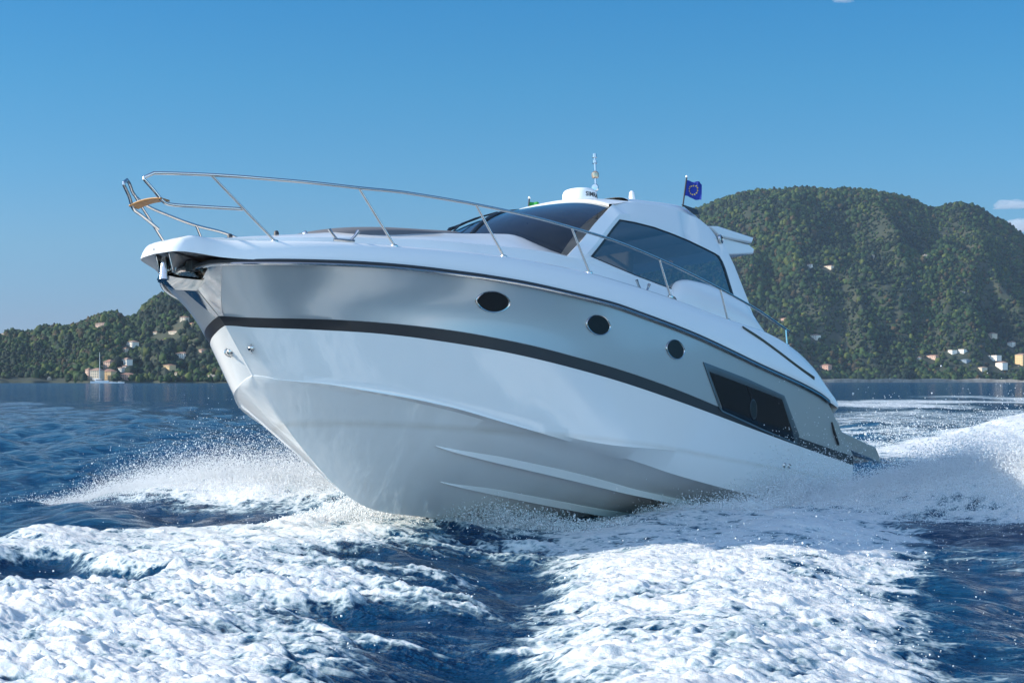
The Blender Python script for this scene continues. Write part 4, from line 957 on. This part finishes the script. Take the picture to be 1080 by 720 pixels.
# --- radar, mast light, aerial
rc = (4.35, 0, crease(4.35) + .19)
RZ = 4.36
b = MB(); b.lathe([(.0, -.12), (.215, -.12), (.222, .015), (.232, .03), (.236, .10), (.232, .19), (.215, .225), (.15, .245), (0, .25)], (4.36, 0, RZ), 48); radar = b.build('radar_dome', M_PLASTW, Y, angle=60)
b = MB(); b.lathe([(.2335, .024), (.2362, .029), (.2335, .034)], (4.36, 0, RZ), 48); b.build('seam', mat('radar_seam', (.55, .55, .54), .5), radar)
fc = bpy.data.curves.new('lettering', 'FONT'); fc.body = 'SIMRAD'; fc.size = .085; fc.align_x = 'CENTER'; fc.align_y = 'CENTER'; fc.extrude = .001; fc.offset = .0016; fc.resolution_u = 3
fo_ = bpy.data.objects.new('lettering_curve', fc); COL.objects.link(fo_); dg = bpy.context.evaluated_depsgraph_get()
lm = bpy.data.meshes.new_from_object(fo_.evaluated_get(dg)); bpy.data.objects.remove(fo_); bpy.data.curves.remove(fc)
vv_ = np.zeros(len(lm.vertices)*3); lm.vertices.foreach_get('co', vv_); vv_ = vv_.reshape(-1, 3)
for side in (1,):
    a0 = math.radians(86); ang_ = a0 + vv_[:, 0]/.2365
    rad_ = .2372 + vv_[:, 2]
    vv_ = np.stack([4.36 + rad_*np.cos(ang_), rad_*np.sin(ang_), RZ + .135 + vv_[:, 1]], 1)
lm.vertices.foreach_set('co', vv_.ravel()); lm.update(); lm.materials.clear()
link('lettering', lm, mat('black_letters', (.02, .02, .022), .4), radar, smooth=False)
b = MB(); b.tube([(3.92, 0, 4.30), (3.90, 0, 5.02)], .017, 10); mast = b.build('light_mast', M_CHROME, Y)
b = MB(); b.lathe([(0, -.05), (.045, -.045), (.052, -.01), (.052, .02), (.03, .045), (0, .05)], (3.905, 0, 4.93), 20); b.build('all_round_light', mat('lamp_housing', (.45, .36, .27), .2, .6), mast)
b = MB(); b.lathe([(0, .0), (.020, .0), (.020, .10), (.034, .10), (.034, .14), (.018, .145), (.018, .18), (.032, .182), (.032, .235), (0, .24)], (3.90, 0, 4.99), 18); b.build('top_light', M_CHROME, mast)
b = MB(); b.lathe([(.0, -.02), (.045, -.018), (.055, .0), (.045, .018), (0, .02)], (3.93, .0, 4.74), 20, axis=(.9, .3, 0)); b.build('horn', M_CHROME, mast)
b = MB(); zr = 4.47; b.lathe([(.085, -.08), (.085, .03), (.06, .045), (.045, .10), (.035, .19), (.02, .215), (0, .22)], (3.62, .40, zr), 24); b.build('aerial', M_PLASTW, Y, angle=60)
# --- flag staffs
b = MB(); b.tube([(2.90, .80, 4.50), (2.71, .80, 5.0)], .011, 8); staff1 = b.build('flag_staff', M_RUB, Y)
b = MB(); b.lathe([(0, .03), (.014, .022), (.018, .0), (0, -.012)], (2.705, .80, 5.015), 12); b.build('finial', M_PLASTW, staff1)
b = MB(); b.tube([(4.60, -.70, 4.22), (4.52, -.70, 4.58)], .011, 8); staff2 = b.build('flag_staff', M_RUB, Y)
b = MB(); b.lathe([(0, .03), (.014, .022), (.018, .0), (0, -.012)], (4.517, -.70, 4.59), 12); b.build('finial', M_PLASTW, staff2)
# --- bow rail
RT = np.array([(12.661, 0.13, 2.876), (12.649, 0.14, 2.916), (12.576, 0.17, 2.932), (12.48, 0.24, 2.939), (12.158, 0.5, 2.947), (11.78, 0.72, 2.961), (11.25, 0.92, 2.999), (10.672, 1.09, 3.04), (10.04, 1.23, 3.10), (9.13, 1.46, 3.13), (8.17, 1.62, 3.155), (7.54, 1.69, 3.16), (6.84, 1.75, 3.165), (5.64, 1.80, 3.13), (3.99, 1.82, 3.03), (2.93, 1.82, 2.94), (1.85, 1.82, 2.79)])
KN = np.array([(12.661, 0.13, 2.865), (12.554, 0.16, 2.768), (12.48, 0.19, 2.685), (12.435, 0.2, 2.664), (12.381, 0.22, 2.662), (12.153, 0.34, 2.671), (11.78, 0.55, 2.687)])
FEET = [(11.42, .64, 2.425), (10.22, 1.18, 2.52), (8.73, 1.53, 2.63), (7.23, 1.72, 2.69), (5.41, 1.81, 2.70), (3.83, 1.82, 2.65), (1.94, 1.82, 2.58)]
TOPS = [(12.158, .5, 2.947), (10.66, 1.085, 3.043), (9.13, 1.46, 3.13), (7.54, 1.69, 3.16), (5.64, 1.80, 3.13), (4.0, 1.82, 3.03), (1.95, 1.82, 2.80)]
for q in (np.ones(3), MIR):
    b = MB(); pth = np.concatenate([smooth_path(KN, 30)[::-1], smooth_path(RT, 90)]); b.tube(pth*q, .0165, 10); b.build('bow_rail', M_CHROME, Y)
    for i, (f_, tp) in enumerate(zip(FEET, TOPS)):
        f_, tp = np.array(f_), np.array(tp); b = MB(); b.tube(np.array([f_, tp])*q, .0135, 10); b.lathe([(.0, .018), (.024, .016), (.038, .004), (.04, -.012)], f_*q, 16, axis=(0, .2*q[1], 1)); b.build('stanchion', M_CHROME, Y)
b = MB(); rws = []
for y_ in np.linspace(-.20, .20, 11):
    dz = .022*(1 - (y_/.2)**2); rws.append([(12.52, y_, 2.690+dz), (12.525, y_, 2.708+dz), (12.40, y_, 2.708+dz), (12.395, y_, 2.690+dz)])
b.grid([np.array(r_) for r_ in rws], closed=True); b.add(rws[0], [(0, 1, 2, 3)]); b.add(rws[-1], [(3, 2, 1, 0)]); b.build('pulpit_step', M_TEAK, Y, fixn=True, bevel=.006)
# --- cleats and small deck fittings
def cleat(c, d, n_=(0, .2, 1)):
    c = np.asarray(c, float); d = np.asarray(d, float); d /= np.linalg.norm(d); b = MB()
    b.tube([c - d*.11, c + d*.11], .016, 8)
    for s_ in (1, -1): b.tube([c + d*.07*s_, c + d*.12*s_ + [0, 0, .055], c + d*.155*s_ + [0, 0, .105]], [.014, .014, .019], 8)
    b.build('cleat', M_CHROME, Y)
for q in (np.ones(3), MIR):
    cleat(np.array((10.72, .93, 2.525))*q, np.array((-.85, .5, .02))*q); cleat(np.array((5.75, 1.62, 2.745))*q, np.array((-1, .02, 0))*q)
for x_, y_, z_ in ((11.55, .18, 2.535), (11.0, .30, 2.655), (10.6, .34, 2.725)):
    b = MB(); b.lathe([(0, .02), (.018, .017), (.026, .0), (.026, -.03)], (x_, y_, z_), 16); b.build('deck_fitting', M_CHROME if x_ < 11 else M_RUB, Y)
# ------------------------------------------------------------------ flags (things of their own, tied to the staffs)
def flag(name, label, p_top, p_bot, fly, m, seed, rip=.035):
    """hoist from p_top to p_bot (boat axes), flying along the vector fly"""
    a_, c_ = to_world(p_top), to_world(p_bot); f_ = np.array(ROTM) @ np.asarray(fly, float); o = empty(name, c_); nrm_ = np.cross(f_, a_ - c_); nrm_ /= np.linalg.norm(nrm_)
    def pt(u, v):
        w_ = rip*np.sin(7*u + 1.5*v + seed)*u**.6 + rip*.5*np.sin(13*u - 2*v + seed)*u
        return c_ + (a_ - c_)*v + f_*u + np.array([0, 0, -1.])*(.22*u**1.6 + .10*u*u*(1-v))*np.linalg.norm(f_) + nrm_*w_ - c_
    uu = np.linspace(0, 1, 26); b = MB(); b.grid([[pt(u, v) for u in uu] for v in np.linspace(0, 1, 16)]); fl_ = b.build('cloth', m, o, angle=None)
    return o, pt, nrm_
eu, pt, nn = flag('flag', 'small navy blue flag with a ring of yellow stars on the aft roof staff', (2.715, .80, 4.97), (2.81, .80, 4.72), (-.17, .16, 0), mat('navy_cloth', (.010, .032, .26), .8), 1.0)
eu['category'] = 'flag'; eu['label'] = 'small navy blue flag with yellow stars on the staff at the aft roof'
M_STAR = mat('yellow_star_cloth', (.75, .50, .06), .8)
for k_ in range(12):
    a_ = k_*math.pi/6; cu, cv = .5 + .27*math.cos(a_)*.92, .5 + .27*math.sin(a_)
    for sd in (1, -1):
        if sd < 0: continue
        P_ = []
        for j in range(10):
            r_ = .062 if j % 2 == 0 else .027; b_ = math.pi/2 + j*math.pi/5
            P_.append(pt(cu + r_*math.cos(b_), cv + r_*math.sin(b_)))
        P_ = np.array(P_); b = MB(); b.prism(P_ - nn*.002, nn*.004); b.build('star', M_STAR, eu, smooth=False)
gf, pt2, _ = flag('flag', 'small green flag', (4.535, -.70, 4.54), (4.58, -.70, 4.34), (-.10, .16, 0), mat('green_cloth', (.01, .22, .03), .8), 2.2, .03)
gf['category'] = 'flag'; gf['label'] = 'tiny green flag peeping over the far side of the roof left of the radar dome'
# ------------------------------------------------------------------ spray: drops of water in the air
M_SPRAY = mat('spray_drops', (.86, .89, .91), .6); M_SPRAY.node_tree.nodes['Principled BSDF'].inputs['Specular IOR Level'].default_value = .3
TET_V = np.array([(1, 1, 1), (1, -1, -1), (-1, 1, -1), (-1, -1, 1)], float)*.8
TET_F = np.array([(0, 1, 2), (0, 2, 3), (0, 3, 1), (1, 3, 2)])
def drops(name, P, r, label):
    n = len(P); V = TET_V[None]*r[:, None, None]*rng.uniform(.6, 1.4, (n, 4, 3))*rng.choice([-1., 1.], (n, 1, 3)) + P[:, None, :]
    F = (TET_F[None] + 4*np.arange(n)[:, None, None]).reshape(-1, 3)
    return tag(link(name, mesh_np(name, V.reshape(-1, 3), F), M_SPRAY, smooth=True), label, 'spray', kind='stuff')
def base_z(x, y): return surface(x, y, np.full(x.shape, .08))[0]
# starboard: the sheet flung off the forefoot
n = 300000
tt = rng.beta(1.15, 1.9, n)*1.08; ac = rng.normal(0, 1, n)*(.35 + .55*tt); ac = np.where(ac < 0, ac*.5, ac)
ax = BOW_A[0] + (BOW_B[0]-BOW_A[0])*tt; ay = BOW_A[1] + (BOW_B[1]-BOW_A[1])*tt; ex, ey = -(BOW_B[1]-BOW_A[1])/8.2, (BOW_B[0]-BOW_A[0])/8.2
px_, py_ = ax - ex*ac, ay - ey*ac
env = (.08 + .25*np.sin(np.clip(tt*1.0, 0, 1)*np.pi)**.8)*np.exp(-(ac/1.3)**2)
cl = .5 + .5*fbm(px_*1.3, py_*1.3, 3, 51)
hz = rng.exponential(.30, n)*env*(1 + cl)
keep = rng.random(n) < (.25 + 1.2*cl)
P = np.stack([px_, py_, base_z(px_, py_) + hz], 1)[keep]
r = rng.lognormal(math.log(.0032), .42, len(P))
drops('bow_spray', P, r, 'white spray thrown out to the left from under the bow')
# the dense burst where the keel cuts in
n = 50000; s_ = rng.normal(0, 1, (n, 3))
c = np.array([-.75, 20.15, .10]) ; ax_ = np.array([-.70, .45, 0]); P = c + np.outer(s_[:, 0]*.85, [.80, -.25, .02]) + np.outer(s_[:, 1]*.38, [.3, .95, 0]) + np.outer(np.abs(s_[:, 2])*.16, [0, 0, 1])
P[:, 2] = base_z(P[:, 0], P[:, 1]) + np.abs(s_[:, 2])*.17*np.exp(-((P[:, 0] + .6)/1.3)**2)
drops('keel_spray', P, rng.lognormal(math.log(.0058), .3, n), 'bright burst of spray directly under the forefoot of the yacht')
# port: wave top of the sheet thrown off the aft chine
n = 430000
i = rng.integers(0, len(RIDGE)-1, n); f = rng.random(n); RA = np.array(RIDGE); RH = np.array(RIDGE_H)
q0 = RA[i]*(1-f)[:, None] + RA[i+1]*f[:, None]; hh = RH[i]*(1-f) + RH[i+1]*f
off = rng.normal(0, .62, (n, 2)); px_, py_ = q0[:, 0] + off[:, 0], q0[:, 1] + off[:, 1]
cl = .5 + .5*fbm(px_*1.6, py_*1.6, 3, 52)
hz = rng.exponential(.10, n)*(.05 + 1.35*hh)*(.4 + 1.3*cl)
P = np.stack([px_, py_, base_z(px_, py_) + hz], 1)
drops('wake_spray', P, rng.lognormal(math.log(.0031), .4, n), 'spray smoking off the shaded wave on the port side')
# mist blown along the bottom between the chine and the water
n = 90000
xb = rng.uniform(-.4, 5.2, n); yb = rng.uniform(1.0, 2.6, n) + .35*np.clip(3.2 - xb, 0, 3)*rng.random(n)
W = to_world(np.stack([xb, yb, 0*xb], 1)); px_, py_ = W[:, 0], W[:, 1]
hz = rng.exponential(.13, n)*(.25 + 1.0*sstep(4.8, 2.4, xb)*sstep(.2, 2.2, xb))*(1.15 - .2*np.abs(yb-1.8))
P = np.stack([px_, py_, np.maximum(base_z(px_, py_), 0) + hz], 1)
drops('chine_spray', P, rng.lognormal(math.log(.0055), .3, n), 'blue shaded mist between the aft hull side and the water')
# loose drops
n = 3000
px_ = np.r_[rng.uniform(1.6, 4.6, n//2), rng.uniform(-4.5, 5.5, n - n//2)]; py_ = np.r_[rng.uniform(10.5, 19, n//2), rng.uniform(10, 24, n - n//2)]
ff = foam_field(px_, py_)[0]; k = rng.random(n) < (.12 + .88*np.clip(ff, 0, 1)); px_, py_ = px_[k], py_[k]
P = np.stack([px_, py_, base_z(px_, py_) + rng.exponential(.10, len(px_))], 1)
drops('flying_drops', P, rng.lognormal(math.log(.0040), .4, len(P)), 'loose bright drops flying over the foam in the foreground')
# far spray behind the stern
n = 5000
px_ = rng.uniform(7, 13, n); py_ = rng.uniform(36, 60, n); P = np.stack([px_ + (py_-36)*.25, py_, rng.exponential(.28, n)], 1)
drops('stern_spray', P, rng.lognormal(math.log(.009), .4, n), 'thin spray hanging in the air behind the stern')

# ------------------------------------------------------------------ sea air between here and the hills
hz = MB(); hz.box((800, 2500, 262), (11000, 5900, 544)); M_HAZE = bpy.data.materials.new('sea_air'); M_HAZE.use_nodes = True; t = NT(M_HAZE); t.n.remove(t.b)
pv = t.new('ShaderNodeVolumePrincipled'[10:]); pv.inputs['Color'].default_value = (.55, .74, .95, 1); pv.inputs['Density'].default_value = .000034; pv.inputs['Anisotropy'].default_value = .2
t.l(pv.outputs[0], t.out.inputs['Volume']); tag(hz.build('haze', M_HAZE, smooth=False), kind='stuff')

# ------------------------------------------------------------------ two small clouds far beyond the hill
M_CLOUD = bpy.data.materials.new('cloud_vapour'); M_CLOUD.use_nodes = True; t = NT(M_CLOUD); t.n.remove(t.b)
pv = t.new('VolumePrincipled'); pv.inputs['Color'].default_value = (.97, .97, .98, 1); pv.inputs['Density'].default_value = .006; pv.inputs['Anisotropy'].default_value = .3
t.l(pv.outputs[0], t.out.inputs['Volume'])
for k_, (px, py, w_, h_) in enumerate(((1078, 240, 56, 17), (1066, 217, 44, 13), (888, 1, 22, 7))):
    V, F = ico(5); d = 1 + .55*fbm(V[:, 0]*1.6 + 7*k_, V[:, 2]*1.6 + V[:, 1], 4, 70+k_) + .22*fbm(V[:, 0]*5, V[:, 2]*5 + V[:, 1]*3, 3, 75+k_)
    q = 14000/1800; V = V*d[:, None]*np.array([w_*q/2, w_*q*.3, h_*q/2]); V[:, 2] = np.maximum(V[:, 2], -h_*q*.22)
    tag(link('cloud', mesh_np('cloud', V + [(px-540)*q, 14000, CAM_H + (402-py)*q], F), M_CLOUD), kind='structure')
